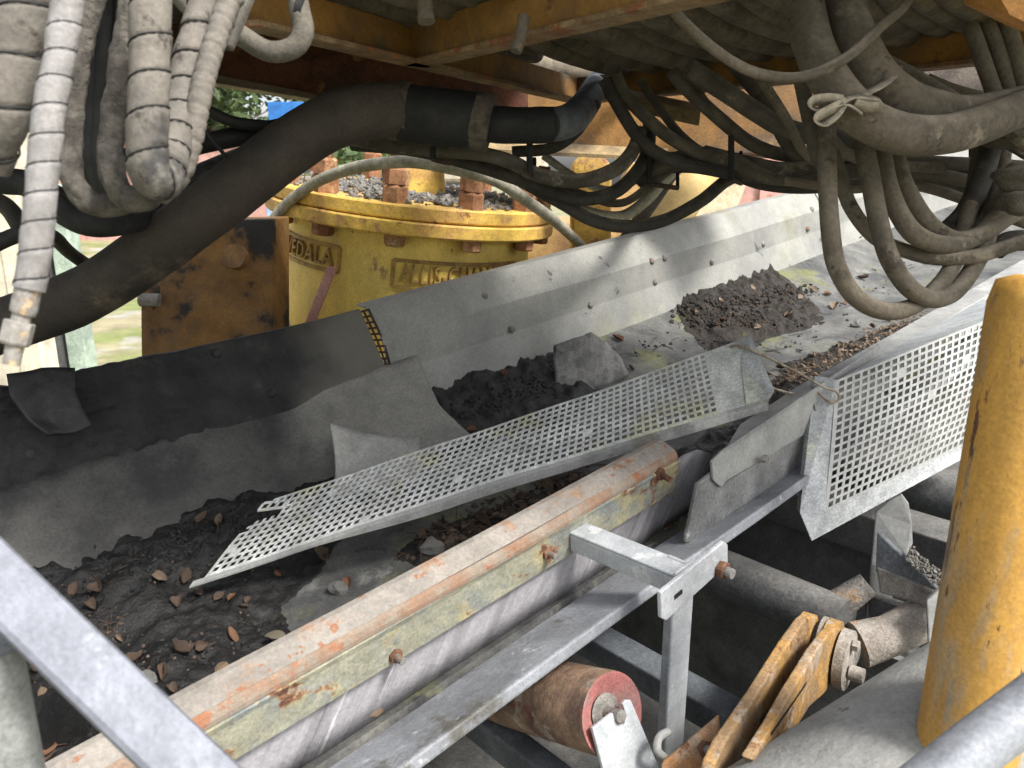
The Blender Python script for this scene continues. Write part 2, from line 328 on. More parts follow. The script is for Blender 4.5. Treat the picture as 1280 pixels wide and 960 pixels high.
# ------------------------------------------------------------------ the yard
def ground():
    mb = MB(); n = 40
    vs = []; fs = []
    for j in range(n + 1):
        for i in range(n + 1):
            x = (i / n - .5) * 2; y = (j / n - .5) * 2
            x = math.copysign(abs(x) ** 2.2, x) * 220; y = math.copysign(abs(y) ** 2.2, y) * 220
            vs.append(Vector((x, y, .12 * noise.noise(Vector((x * .2, y * .2, 1)))))) 
    for j in range(n):
        for i in range(n): a = j * (n + 1) + i; fs.append((a, a + 1, a + n + 2, a + n + 1))
    mb.add(vs, fs, True)
    struct(mb.build('ground', 'grass', base=Vector((0, 0, 0))))
ground()

# ------------------------------------------------------------------ conveyor: belt, far wall, near skirt
BP = [(.695, -.757), (.76, -.780), (.84, -.808), (.93, -.831), (1.0, -.838), (1.2, -.842), (1.38, -.836), (1.47, -.808), (1.58, -.764), (1.74, -.70)]
def belt_h(t):
    if t <= BP[0][0]: return BP[0][1]
    for (a, b), (c, d) in zip(BP, BP[1:]):
        if t <= c: return b + (d - b) * (t - a) / (c - a)
    return BP[-1][1]
def belt():
    root = thing('conveyor_belt', 'worn grey troughed conveyor belt rising between the steel skirts', 'conveyor belt', W(2, 1.2, -.85))
    prof = []
    for (a, b), (c, d) in zip(BP, BP[1:]):
        for k in range(4): prof.append((a + (c - a) * k / 4, b + (d - b) * k / 4))
    prof.append(BP[-1])
    MB().sweep([p for p in prof if p[0] > .80], -.9, 7.5, -.016, 60, .006).build('carrying_surface', 'belt', root)
    e = [p for p in prof if p[0] <= .812]
    MB().sweep(e, -.9, 7.5, -.020, 80, .005).build('belt_edge', 'beltedge', root, bevel=.004)
belt()

def far_wall():
    # panels of the far skirt, each its own plate; the dark one overlaps the liner at its foot
    root = thing('skirt_wall', 'folded grey steel skirt wall with dome bolts along the far side of the belt', 'skirt wall', W(2.2, 1.72, -.72))
    prof = [(1.772, -.458), (1.766, -.464), (1.712, -.544), (1.705, -.633), (1.668, -.74)]
    pan = MB().sweep(prof, 1.030, 3.40, -.006, 24, .006, 3).build('panel', 'wallr', root, bevel=.0015)
    MB().sweep(prof, 3.408, 7.4, -.006, 24, .006, 5).build('panel', 'wallr', root, bevel=.0015)
    # top flange turned outwards
    MB().sweep([(1.775, -.4575), (1.81, -.454)], 1.030, 3.40, -.005, 8).build('top_flange', 'wallr', root)
    MB().sweep([(1.775, -.4575), (1.81, -.454)], 3.408, 7.4, -.005, 8).build('top_flange', 'wallr', root)
    nv = (-L + N * .2).normalized()
    for x, y, b in ((797, 307, 0), (813, 303, 0), (813, 326, 0), (829, 322, 0), (817, 352, 0), (736, 381, 0), (638, 411, 0), (888, 327, 1), (952, 305, 1), (1008, 286, 1), (992, 243, 0), (999, 247, 0), (1013, 262, 0), (1012, 244, 0), (1028, 240, 0), (1060, 268, 1), (604, 371, 0)):
        p = pt(x, y, 1.715); s, t, h = STH(p)
        ts = 1.772 - .06 * (-.458 - h) / .086 if h > -.544 else 1.712 - .007 * (-.544 - h) / .089
        MB().dome(W(s * ts / 1.715, ts - .005, h * ts / 1.715), nv, .0135, .010).build('bolt', 'bolt', pan)
    # outer support posts that carry the wall
    for s in (1.4, 2.6, 3.9, 5.6):
        MB().bar(W(s, 1.80, -.47), W(s, 1.80, -1.2), A * .025, L * .03).build('stay', 'galvd', root, bevel=.003)
    left = thing('tarred_skirt_plate', 'black tar-caked steel skirt plate at the lower end of the belt', 'skirt plate', W(.2, 1.7, -.64))
    pl = MB(); k = 240; m = 44; vs = []; fs = []
    s0, s1 = -.75, 1.0
    for side in (0, 1):
        for j in range(k + 1):
            for i in range(m + 1):
                u = j / k; v = i / m; s = s0 + (s1 - s0) * u
                s += .020 * v * smooth(u, .9, 1)                       # right edge runs aslant
                t = 1.752 - .064 * v; h = -.4545 + (-.172) * v - .012 * smooth(v, .7, 1) * u + .046 * (1 - v) * smooth((.95 - s) / 1.1)
                top = .016 * fbm(Vector((s * 12, 0, 2.)), 5) * smooth(.8 - u, 0, .25) * smooth(1 - v * 8, 0, 1)
                crust = (.016 * fbm(Vector((s * 9, v * 2.2, 4.)), 6) + .009 * fbm(Vector((s * 40, v * 9, 1)), 4)) * smooth(.92 - u, 0, .35) * (1 - smooth(v, .82, 1))
                if side == 0: vs.append(W(s, t - .006 - max(-.004, crust), h + top))
                else: vs.append(W(s, t + .004, h + top))
    n1 = (k + 1) * (m + 1)
    for j in range(k):
        for i in range(m):
            a = j * (m + 1) + i; fs.append((a, a + 1, a + m + 2, a + m + 1)); b = a + n1; fs.append((b, b + m + 1, b + m + 2, b + 1))
    for j in range(k):
        for i in (0, m): a = j * (m + 1) + i; fs.append((a, a + m + 1, a + m + 1 + n1, a + n1))
    for i in range(m):
        for j in (0, k): a = j * (m + 1) + i; fs.append((a, a + 1, a + 1 + n1, a + n1))
    pl.add(vs, fs, True); pl.build('plate', 'walld_left', left)
    for x, y in ((341, 492), (283, 446), (40, 570)):
        p = pt(x, y, 1.69); s, t, h = STH(p); v = (-.4545 - h) / .172; MB().dome(W(s, 1.743 - .064 * v, h), nv, .012, .008).build('bolt', 'tar', left)
    # stay behind the plate
    MB().bar(W(.2, 1.80, -.5), W(.2, 1.80, -1.2), A * .025, L * .03).build('stay', 'galvd', left)
def special_mats():
    # tar coat thins out towards the clean end of the plate: its own stain, by place along the plate
    m = M['walld'].copy(); m.name = 'tarry_steel_plate'; M['walld_left'] = m
    t = m.node_tree; nd = t.nodes; lk = t.links; bs = nd['Principled BSDF']
    old = bs.inputs['Base Color'].links[0].from_socket
    tc = nd.new('ShaderNodeTexCoord'); sx = nd.new('ShaderNodeVectorMath'); sx.operation = 'DOT_PRODUCT'; sx.inputs[1].default_value = A
    lk.new(tc.outputs['Object'], sx.inputs[0])
    nz = nd.new('ShaderNodeTexNoise'); nz.inputs['Scale'].default_value = 4; nz.inputs['Detail'].default_value = 7; lk.new(tc.outputs['Object'], nz.inputs['Vector'])
    ad = nd.new('ShaderNodeMath'); ad.operation = 'MULTIPLY_ADD'; ad.inputs[1].default_value = .9; lk.new(nz.outputs[0], ad.inputs[0]); lk.new(sx.outputs['Value'], ad.inputs[2])
    rp = nd.new('ShaderNodeMapRange'); rp.interpolation_type = 'SMOOTHSTEP'; rp.inputs[1].default_value = .88; rp.inputs[2].default_value = 1.25; lk.new(ad.outputs[0], rp.inputs[0])
    mx = nd.new('ShaderNodeMix'); mx.data_type = 'RGBA'; lk.new(rp.outputs[0], mx.inputs[0]); lk.new(old, mx.inputs[6]); mx.inputs[7].default_value = (.125, .12, .10, 1)
    lk.new(mx.outputs[2], bs.inputs['Base Color'])
special_mats()
def grad_mat(src, name, col, lo, hi, amt):
    m = M[src].copy(); m.name = name; t = m.node_tree; nd = t.nodes; lk = t.links
    sc = [n for n in nd if n.type == 'VECT_MATH' and n.operation == 'SCALE'][0]; old = sc.inputs[0].links[0].from_socket
    tc = nd.new('ShaderNodeTexCoord'); sx = nd.new('ShaderNodeVectorMath'); sx.operation = 'DOT_PRODUCT'; sx.inputs[1].default_value = A; lk.new(tc.outputs['Object'], sx.inputs[0])
    nz = nd.new('ShaderNodeTexNoise'); nz.inputs['Scale'].default_value = 5; nz.inputs['Detail'].default_value = 6; lk.new(tc.outputs['Object'], nz.inputs['Vector'])
    ad = nd.new('ShaderNodeMath'); ad.operation = 'MULTIPLY_ADD'; ad.inputs[1].default_value = amt; lk.new(nz.outputs[0], ad.inputs[0]); lk.new(sx.outputs['Value'], ad.inputs[2])
    rp = nd.new('ShaderNodeMapRange'); rp.interpolation_type = 'SMOOTHSTEP'; rp.inputs[1].default_value = lo; rp.inputs[2].default_value = hi; lk.new(ad.outputs[0], rp.inputs[0])
    mx = nd.new('ShaderNodeMix'); mx.data_type = 'RGBA'; lk.new(rp.outputs[0], mx.inputs[0]); lk.new(old, mx.inputs[6]); mx.inputs[7].default_value = (*col, 1); lk.new(mx.outputs[2], sc.inputs[0]); return m
M['liner_grad'] = grad_mat('linr', 'rubber_paler_towards_torn_end', (.205, .20, .178), .72, 1.12, .6)  # rubber turns paler along the belt towards the torn end
far_wall()

def sheet(name, mat_, fn, nu, nv, thick, parent=None, keep=None, smooth_=True):
    """curved sheet from fn(u,v) -> world point"""
    mb = MB(); vs = [fn(i / nu, j / nv) for j in range(nv + 1) for i in range(nu + 1)]; fs = []
    for j in range(nv):
        for i in range(nu):
            if keep and not keep(i, j): continue
            a = j * (nu + 1) + i; fs.append((a, a + 1, a + nu + 2, a + nu + 1))
    used = sorted({i for f in fs for i in f}); mp = {k: n for n, k in enumerate(used)}
    mb.add([vs[k] for k in used], [tuple(mp[i] for i in f) for f in fs], smooth_)
    return mb.build(name, mat_, parent, solid=thick)

# liner sheet under the tarred plate, leaning in, torn off at its upper end
def liner_at(s, v):
    lean = .16 * v + .05 * v * v
    return 1.700 - lean + .012 * fbm(Vector((s * 2.2, v * 1.5, 9.))), -.605 - .188 * v ** .95 - .008 * v * fbm(Vector((s * 3, v, 3.)))
def liner_fn(u, v):
    s = -.75 + (1.872 - .05 * v + .10 * max(0, v - .6)) * u; t, h = liner_at(s, v); return W(s, t - .02 * smooth(u, .93, 1) * v, h)
o = sheet('rubber_liner', 'liner_grad', liner_fn, 110, 14, .009)
tag(o, 'grey rubber liner sheet below the black tarred plate, torn off at the wire mesh', 'rubber liner')
def flap1(u, v):
    a = pt(412, 530, 1.47); b = pt(523, 547, 1.43); c = pt(522, 600, 1.38); d = pt(411, 622, 1.42)
    p = a.lerp(b, u).lerp(d.lerp(c, u), v)
    return p - L * .02 * math.sin(v * 2.2) + N * (-.012 * math.sin(u * math.pi) * (1 - v)) + A * (.01 * math.sin(v * math.pi) * (.5 - u))
o = sheet('curled_rubber_flap', 'flap', flap1, 14, 12, .009)
tag(o, 'small pale grey curled rubber flap standing behind the long perforated strip', 'rubber flap')
def flap3(u, v):
    P = [[(6, 466), (48, 458), (90, 458)], [(8, 490), (52, 490), (89, 486)], [(30, 520), (62, 528), (98, 508)], [(56, 540), (80, 538), (110, 529)]]
    def q(r):
        x = u * 2; i = min(1, int(x)); f = x - i; return Vector(P[r][i]).lerp(Vector(P[r][i + 1]), f)
    y = v * 3; j = min(2, int(y)); p = q(j).lerp(q(j + 1), y - j)
    w_ = pt(p.x, p.y, 1.735 - .066 * v)
    return w_ - L * (.020 + .006 * math.sin(u * 7 + v * 3) + .006 * v)
o = sheet('tarred_rubber_flap', 'tar', flap3, 16, 14, .007)
tag(o, 'black torn rubber flap stuck over the tarred skirt plate', 'rubber flap')

# wire mesh strip in the gap between the two plates
def gap_mesh():
    root = thing('wire_mesh_strip', 'rusty wire mesh strip bridging the gap between the skirt plates', 'wire mesh', W(1.05, 1.74, -.62))
    a0, a1, mid0, mid1, b0, b1 = (W(*q) for q in ((.998, 1.752, -.462), (1.030, 1.752, -.462), (1.006, 1.722, -.535), (1.034, 1.712, -.540), (1.014, 1.694, -.618), (1.036, 1.692, -.622)))
    c0 = spline([a0, mid0, b0], 5); c1 = spline([a1, mid1, b1], 5)
    for k in range(3):
        MB().tube([x.lerp(y, k / 2) for x, y in zip(c0, c1)], .0032, 6).build('wire', 'rustb', root)
    for i in range(0, 11):
        p = c0[i] if i < len(c0) else c0[-1]; q = c1[i] if i < len(c1) else c1[-1]
        MB().tube([p - L * .002, q - L * .002], .0032, 6).build('wire', 'rustb', root)
gap_mesh()

def near_rail():
    root = thing('angle_rail', 'rust-blotched steel angle rail with yellowish stains along the near side', 'angle rail', W(.4, .82, -.735))
    MB().sweep([(.855, -.626), (.851, -.6225), (.845, -.6225), (.8160, -.6355)], -.5, 1.085, -.0075, 30, .0025, 2).build('top_flange', 'rail', root, bevel=.0015)
    MB().sweep([(.8175, -.6345), (.8135, -.6375), (.8118, -.6425), (.8122, -.648)], -.5, 1.086, -.006, 60, .004, 6).build('rust_edge', 'raile', root)
    MB().sweep([(.8128, -.6485), (.8165, -.660), (.8225, -.716)], -.5, 1.09, -.007, 30, .002, 4).build('web', 'railw', root, bevel=.0015)
    for x, y in ((682, 690), (492, 818)):
        p = pt(x, y, .817)
        b = MB().hexa(p, -L, .011, .009).build('nut', 'rustm', root); MB().cyl(p - L * .009, p - L * .024, .0055, seg=10).build('stud', 'bolt', b)
    p = pt(822, 592, .812)
    MB().hexa(p, -L + N * .2, .013, .010).build('nut', 'rustm', root); MB().hexa(pt(815, 600, .813), -L, .011, .008).build('nut', 'rustm', root)
    MB().cyl(p - L * .01, p - L * .03 - N * .004, .006, seg=10).build('stud', 'rustm', root)
    ln = MB()
    k = 40; vs = []
    for side in (0, 1):
        for j in range(k + 1):
            s = -.5 + 1.735 * j / k; u = j / k
            top = -.668 - .03 * smooth(u, .965, 1)
            for v in range(5):
                h = top + (-.804 - top) * v / 4
                vs.append(W(s - .035 * smooth(u, .95, 1) * v / 4, .8315 + .008 * side + .004 * v / 4 * (1 if u < .9 else 2) + .003 * noise.noise(Vector((s * 4, v * .3, 0))), h))
    m = (k + 1) * 5; fs = []
    for j in range(k):
        for v in range(4): a = j * 5 + v; fs += [(a, a + 1, a + 6, a + 5), (a + m, a + 5 + m, a + 6 + m, a + 1 + m)]
        for v in (0, 4): a = j * 5 + v; fs.append((a, a + 5, a + 5 + m, a + m))
    for v in range(4):
        for j in (0, k): a = j * 5 + v; fs.append((a, a + 1, a + 1 + m, a + m))
    ln.add(vs, fs, True); o = ln.build('scuffed_liner', 'scuff')
    tag(o, 'scratched dark grey liner plate clamped under the rusty angle rail', 'liner plate')
near_rail()

def upper_skirt():
    root = thing('stepped_skirt_plate', 'stepped grey steel skirt plate between the angle rail and the hanging perforated guard', 'skirt plate', W(1.5, .745, -.765))
    P = [pt(x, y, .742) for x, y in ((857, 679), (872, 606), (892, 590), (896, 606), (903, 609), (909, 603), (1016, 533), (1100, 470), (1110, 505), (1010, 578), (866, 677))]
    MB().prism(P, L * .008).build('lower_plate', 'galvdd', root, bevel=.002)
    P = [pt(x, y, .735) for x, y in ((892, 600), (890, 577), (905, 563), (1016, 488), (1100, 430), (1105, 480), (1012, 540), (909, 601), (903, 609), (897, 606))]
    MB().prism(P, L * .006).build('upper_plate', 'galvd', root, bevel=.002)
    # inturned shelf along its top
    MB().prism([pt(905, 563, .735), pt(1016, 488, .735), pt(1008, 476, .79), pt(925, 530, .79)], -N * .006).build('shelf', 'galvd', root, bevel=.002)
    for x, y in ((955, 573), (925, 640)):
        p = pt(x, y, .735); MB().hexa(p, -L, .009, .008).build('nut', 'bolt', root)
    MB().cyl(pt(955, 573, .727), pt(955, 573, .715), .005, seg=8).build('stud', 'bolt', root)
    q = thing('flanged_skirt', 'long pale steel skirt with folded flange above the hanging perforated guard', 'skirt plate', W(2.2, .78, -.68))
    MB().sweep([(.822, -.80), (.806, -.644), (.800, -.636), (.742, -.637), (.735, -.645), (.72, -.70)], 1.46, 6.5, -.005, 20, .003, 8).build('flange', 'galvd', q, bevel=.002)
upper_skirt()

# ------------------------------------------------------------------ perforated guards
def perforated(root, c, nc, nr, ml, mr, mb_, mt, mat_, bar=.33, bend=None, skip=None):
    """c = near-left, near-right, far-right, far-left; holes left open in a real sheet"""
    us = [0]; w_ = (1 - ml - mr) / nc
    if ml: us.append(ml)
    u0 = ml
    for i in range(nc):
        us += [u0 + w_ * (i + 1 - bar), u0 + w_ * (i + 1)]
    ucell = []; 
    # interval kinds along u
    ku = (['m'] if ml else []) + ['h', 'b'] * nc
    if mr: us.append(1); ku.append('m')
    vs_ = [0]; h_ = (1 - mb_ - mt) / nr; kv = []
    if mb_: vs_.append(mb_); kv.append('m')
    for i in range(nr): vs_ += [mb_ + h_ * (i + 1 - bar), mb_ + h_ * (i + 1)]; kv += ['h', 'b']
    if mt: vs_.append(1); kv.append('m')
    if not ml: us = [0] + us[1:]
    clog = random.Random(nc); P = []
    for v in vs_:
        for u in us:
            p = c[0].lerp(c[1], u).lerp(c[3].lerp(c[2], u), v)
            if bend: p = bend(p, u, v)
            P.append(p)
    nu = len(us); fs = []
    for j in range(len(kv)):
        for i in range(len(ku)):
            if ku[i] == 'h' and kv[j] == 'h' and clog.random() > .012: continue
            if skip and skip(us[i], us[i + 1], vs_[j], vs_[j + 1]): continue
            a = j * nu + i; fs.append((a, a + 1, a + nu + 1, a + nu))
    used = sorted({i for f in fs for i in f}); mp = {k: n for n, k in enumerate(used)}
    mbb = MB(); mbb.add([P[k] for k in used], [tuple(mp[i] for i in f) for f in fs])
    return mbb.build('perforated_sheet', mat_, root, solid=.0022)

def guard_one():
    nl, nr_, fr, fl = pd(256, 722, 1.435), pd(962, 498, 1.56), pd(936, 421, 1.66), pd(330, 628, 1.53)
    root = thing('perforated_strip', 'long perforated zinc guard strip lying aslant in the trough with one torn corner', 'perforated guard', nl.lerp(nr_, .5))
    d = (nr_ - nl).normalized(); nn = d.cross(fl - nl).normalized()
    if nn.z < 0: nn = -nn
    def bend(p, u, v): return p + nn * (.012 * math.sin(u * math.pi) * (1 - .5 * v) + .006 * noise.noise(Vector((u * 5, v * 2, 7)))) - UP * .010 * math.sin(u * 3.1) * v
    def skip(u0, u1, v0, v1):
        if .70 < v0 and v1 < .93 and u0 < .055: return True
        return u0 < .02 and v0 > .9 or (u1 < .012 and v0 > .55)
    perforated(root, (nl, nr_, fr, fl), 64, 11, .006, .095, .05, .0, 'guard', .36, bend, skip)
    # folded lip along the near edge: a plain rim, then a flange hanging below it
    def lip(u, v):
        u = -.018 + 1.018 * u; p = bend(nl + (nr_ - nl) * u, u, 0); o = (nl - fl).normalized()
        w_ = .012
        if v < .34: return p + o * (w_ * v / .34) - nn * .0
        return p + o * w_ - N * (.013 * smooth(u, .15, .4) + .003) * (v - .34) / .66
    sheet('folded_lip', 'galvd', lip, 40, 3, .0022, root, smooth_=False)
    # pointed tail at the low end and bent tab
    tb = MB(); a, b = pd(323, 638, 1.52), pd(372, 632, 1.535); up = (fl - nl).normalized()
    tb.bar(a, b, up * .0035, nn * .001); tb.bar(a + up * .018, b + up * .018, up * .003, nn * .001)
    for k in range(6):
        p = a.lerp(b, k / 5); tb.bar(p, p + up * .018, (b - a).normalized() * .0025, nn * .0011)
    tb.build('torn_tab', 'guard', root)
    # folded end piece
    e0, e1 = bend(nr_, 1, 0), bend(fr, 1, 1)
    MB().prism([e0, e1, e1 + d * .006 - nn * .0 + pd(0, 0, 0) * 0 , pd(968, 488, 1.575)], -nn * .002).build('end_fold', 'guardp', root)
    t1 = (nr_ - nl).normalized()
    MB().prism([bend(nl.lerp(nr_, .955), .955, 0) + nn * .0015, e0 + nn * .0015, e1 + nn * .0015, bend(fl.lerp(fr, .975), .975, 1) + nn * .0015], nn * .001).build('end_strip', 'guardp', root)
guard_one()

def guard_two():
    tl, tr, br, bl = pd(1044, 476, 1.655), pd(1262, 388, 1.90), pd(1222, 563, 1.80), pd(1014, 676, 1.56)
    root = thing('hanging_perforated_guard', 'perforated zinc guard panel with folded plain border hanging beside the yellow post', 'perforated guard', bl.lerp(br, .5))
    bl2 = pd(1030, 640, 1.575); 
    nn = (br - bl).cross(tl - bl).normalized()
    def bend(p, u, v): return p + nn * (.010 * math.sin(v * 3.1) * (.3 + u) + .012 * math.sin(u * 4) * (1 - v) * v * 2)
    c = (bl2, pd(1222, 548, 1.805), tr, tl)
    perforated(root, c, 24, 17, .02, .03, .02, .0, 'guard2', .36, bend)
    MB().prism([bl, br + (br - bl) * .05, c[1], bl2], nn * .002).build('bottom_border', 'guardp', root)
    # left border folded back
    e = pd(1016, 470, 1.68); f = pd(998, 643, 1.60)
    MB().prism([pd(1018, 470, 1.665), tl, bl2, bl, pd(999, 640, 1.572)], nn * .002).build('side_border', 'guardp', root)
    MB().prism([pd(1013, 472, 1.675), pd(1018, 470, 1.665), pd(999, 640, 1.572), pd(996, 636, 1.585)], nn * .002).build('side_fold', 'guardp', root)
    # upper border running back to the skirt flange
    s0 = 1.52; s1 = 2.6
    MB().prism([pd(1018, 470, 1.665), tl, tr, W(2.45, .735, -.634), W(1.62, .735, -.634)], -N * .002).build('top_border', 'guardp', root)
    return tl
guard_two()
for pts, lab in (([(905, 436, 1.66), (930, 434, 1.63), (990, 462, 1.62), (1030, 484, 1.62), (1046, 490, 1.625), (1048, 500, 1.63), (1036, 502, 1.63), (1022, 490, 1.64)], 'thin tie wire stretched over the gap and looped through the hanging guard'),
                 ([(942, 476, 1.62), (975, 488, 1.63), (1010, 497, 1.66)], 'short tie wire below the looped one between the two guards')):
    o = MB().tube(spline([pd(*p) for p in pts], 8), .0028, 8).build('tie_wire', 'wire'); tag(o, lab, 'wire')

# ------------------------------------------------------------------ support bracket under the rail
def support():
    root = thing('support_bracket', 'galvanised support bracket with slotted end plate and upright leg below the rail', 'support bracket', W(.83, .60, -1.0))
    p, q = W(.812, .812, -.672), W(.822, .590, -.672)
    ar = MB(); ar.bar(p, q, A * .021, N * .0025 ); c = N * .018
    ar.bar(p - A * .0185 - c, q - A * .0185 - c, A * .0026, N * .0155)
    ar.build('arm', 'galv', root, bevel=.002)
    ar = MB(); ar.bar(p + A * .0185 - c, q + A * .0185 - c, A * .0026, N * .0155).build('arm_side', 'galv', root, bevel=.002)
    P = [pt(x, y, .572) for x, y in ((826, 741), (905, 677), (910, 681), (910, 706), (833, 776), (827, 773))]
    pl = MB(); pl.prism(P, L * .007); ep = pl.build('end_plate', 'galv', root, bevel=.0015)
    d = (P[1] - P[0]).normalized(); c = pt(848, 743, .5712); nrm = L
    sl = MB(); sl.bar(c - d * .009, c + d * .009, L * .0006, d.cross(L) * .0035); sl.build('slot', 'black', ep)
    b = pt(900, 711, .571)
    MB().hexa(b, -L, .014, .011).build('nut', 'rustm', ep); MB().cyl(b - L * .011, b - L * .022, .008, seg=12).build('bolt', 'bolt', ep)
    top = pt(853, 752, .598); bot = Vector((top.x, top.y, top.z - .34))
    MB().bar(top + UP * .06, bot, A * .0245, L * .003).build('leg_face', 'galv', root, bevel=.002)
    MB().bar(top + A * .022 + UP * .05 + L * .024, bot + A * .022 + L * .024, A * .003, L * .022).build('leg_side', 'galv', root, bevel=.002)
    q = pd(846, 966, 1.06)
    tb = thing('clamp_tab', 'rusty orange clamp tab with a bolt at the foot of the galvanised leg', 'clamp', q)
    P = [pd(*v) for v in ((826, 955, 1.08), (897, 896, 1.10), (901, 924, 1.09), (880, 965, 1.07), (830, 1000, 1.05))]
    MB().prism(P, Vector((.004, .008, .0))).build('tab', 'tabm', tb, bevel=.002)
    b = pd(882, 936, 1.08); ax = (pd(908, 949, 1.0) - b).normalized()
    MB().hexa(b, ax, .012, .010).build('nut', 'rustm', tb); MB().cyl(b, b + ax * .045, .0065, seg=12).build('bolt', 'bolt', tb)
    MB().tube(spline([pd(*v) for v in ((836, 914, 1.11), (824, 922, 1.10), (822, 938, 1.09), (832, 948, 1.10))], 6), .006, 10).build('hook', 'galvd', tb)
support()

# ------------------------------------------------------------------ wing roller
def roller():
    dirn = (L * math.cos(R(21)) - N * math.sin(R(21))).normalized()
    c = W(.632, .612, -.826); r = .060
    c = pt(766, 893, .612)
    root = thing('wing_roller', 'rusty idler roller with red end cap under the near belt edge', 'roller', c - UP * .06)
    def fn(ln, a, rr, p): return rr
    MB().tube([c, c + dirn * .006, c + dirn * .42], [r * .985, r, r], 48, cap=False).build('shell', 'roll', root)
    # dished red end
    pts = [c + dirn * z for z in (0, .0005, .004, .008, .020, .022)]
    MB().tube(pts, [r * .985, r * .93, r * .86, r * .60, r * .42, .002], 40, cap=False).build('end_cap', 'red', root)
    MB().tube([c + dirn * .014, c + dirn * .012], [r * .46, r * .30], 30, cap=True).build('seal', 'greyc', root)
    MB().cyl(c + dirn * .02, c - dirn * .018, .0095, seg=16).build('shaft', 'bolt', root)
    pl = c - dirn * .006
    def on(x, y):
        q = ray(x, y); return CAM + q * ((pl - CAM).dot(dirn) / q.dot(dirn))
    P = [on(x, y) for x, y in ((737, 909), (762, 890), (768, 903), (777, 905), (780, 895), (775, 879), (779, 874), (785, 874), (822, 962), (842, 1020), (772, 1040))]
    br = MB(); br.prism(P, -dirn * .006); o = br.build('slotted_hanger', 'galv', bevel=.0012)
    tag(o, 'white galvanised slotted hanger plate holding the roller shaft', 'hanger plate')
roller()

# ------------------------------------------------------------------ chassis below the belt
def chassis():
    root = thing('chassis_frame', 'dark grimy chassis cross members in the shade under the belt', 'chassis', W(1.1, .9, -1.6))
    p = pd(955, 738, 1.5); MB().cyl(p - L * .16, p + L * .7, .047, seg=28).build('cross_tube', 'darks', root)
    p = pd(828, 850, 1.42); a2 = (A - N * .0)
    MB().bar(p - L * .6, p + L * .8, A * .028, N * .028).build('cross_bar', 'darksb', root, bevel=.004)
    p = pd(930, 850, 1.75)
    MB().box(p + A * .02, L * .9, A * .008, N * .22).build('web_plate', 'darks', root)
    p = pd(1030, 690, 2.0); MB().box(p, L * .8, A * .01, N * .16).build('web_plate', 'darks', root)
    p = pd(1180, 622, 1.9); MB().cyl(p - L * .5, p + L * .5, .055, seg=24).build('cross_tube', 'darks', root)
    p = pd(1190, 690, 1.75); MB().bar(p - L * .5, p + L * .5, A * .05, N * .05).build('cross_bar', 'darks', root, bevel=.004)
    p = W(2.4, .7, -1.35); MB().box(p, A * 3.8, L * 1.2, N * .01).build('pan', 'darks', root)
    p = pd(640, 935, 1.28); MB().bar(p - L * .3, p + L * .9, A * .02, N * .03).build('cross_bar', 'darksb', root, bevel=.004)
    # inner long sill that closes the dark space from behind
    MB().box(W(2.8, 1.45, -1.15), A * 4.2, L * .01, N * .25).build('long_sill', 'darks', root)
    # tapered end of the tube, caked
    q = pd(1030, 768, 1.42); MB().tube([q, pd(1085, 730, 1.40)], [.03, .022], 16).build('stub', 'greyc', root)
chassis()

def gusset():
    root = thing('gusset_bracket', 'dusty steel gusset bracket with triangular rib beside the hanging guard', 'bracket', pd(1110, 800, 1.38))
    k = 1.42
    P = [pd(*v) for v in ((1095, 640, k), (1112, 626, k - .01), (1127, 618, k - .02), (1136, 630, k - .02), (1140, 655, k - .02), (1141, 680, k - .02), (1134, 694, k - .02), (1100, 790, k), (1080, 800, k + .01))]
    MB().prism(P, Vector((.003, .008, 0))).build('upright', 'galvd', root, bevel=.002)
    P = [pd(*v) for v in ((1096, 665, k - .02), (1178, 742, k - .10), (1170, 752, k - .10), (1094, 715, k - .02))]
    MB().prism(P, Vector((.006, .006, .003))).build('rib', 'darksb', root, bevel=.002)
    P = [pd(*v) for v in ((1094, 706, k - .02), (1172, 741, k - .10), (1172, 762, k - .11), (1100, 742, k - .03))]
    MB().prism(P, Vector((.012, .02, .0))).build('rib', 'greyc', root, bevel=.004)
    P = [pd(*v) for v in ((1158, 752, k - .13), (1186, 726, k - .13), (1190, 752, k - .13), (1186, 790, k - .13), (1161, 812, k - .13))]
    MB().prism(P, Vector((.004, .012, 0))).build('collar', 'galvd', root, bevel=.003)
    P = [pd(*v) for v in ((1086, 745, k), (1150, 768, k - .08), (1150, 800, k - .08), (1090, 800, k))]
    MB().prism(P, Vector((.004, .03, 0))).build('back_plate', 'darks', root)
    # grit on top edge
    g = MB(); r2 = random.Random(3)
    for i in range(220):
        u = r2.random(); p = pd(1135 + 50 * u, 690 + 45 * u, k - .06 - .06 * u) + Vector((r2.uniform(-.008, .008),) * 3); a = r2.uniform(.0015, .004)
        g.hexa(p, Vector((r2.gauss(0, 1), r2.gauss(0, 1), r2.gauss(0, 1))), a, a, 5)
    struct(g.build('grit', 'greyc', root), 'stuff')
gusset()

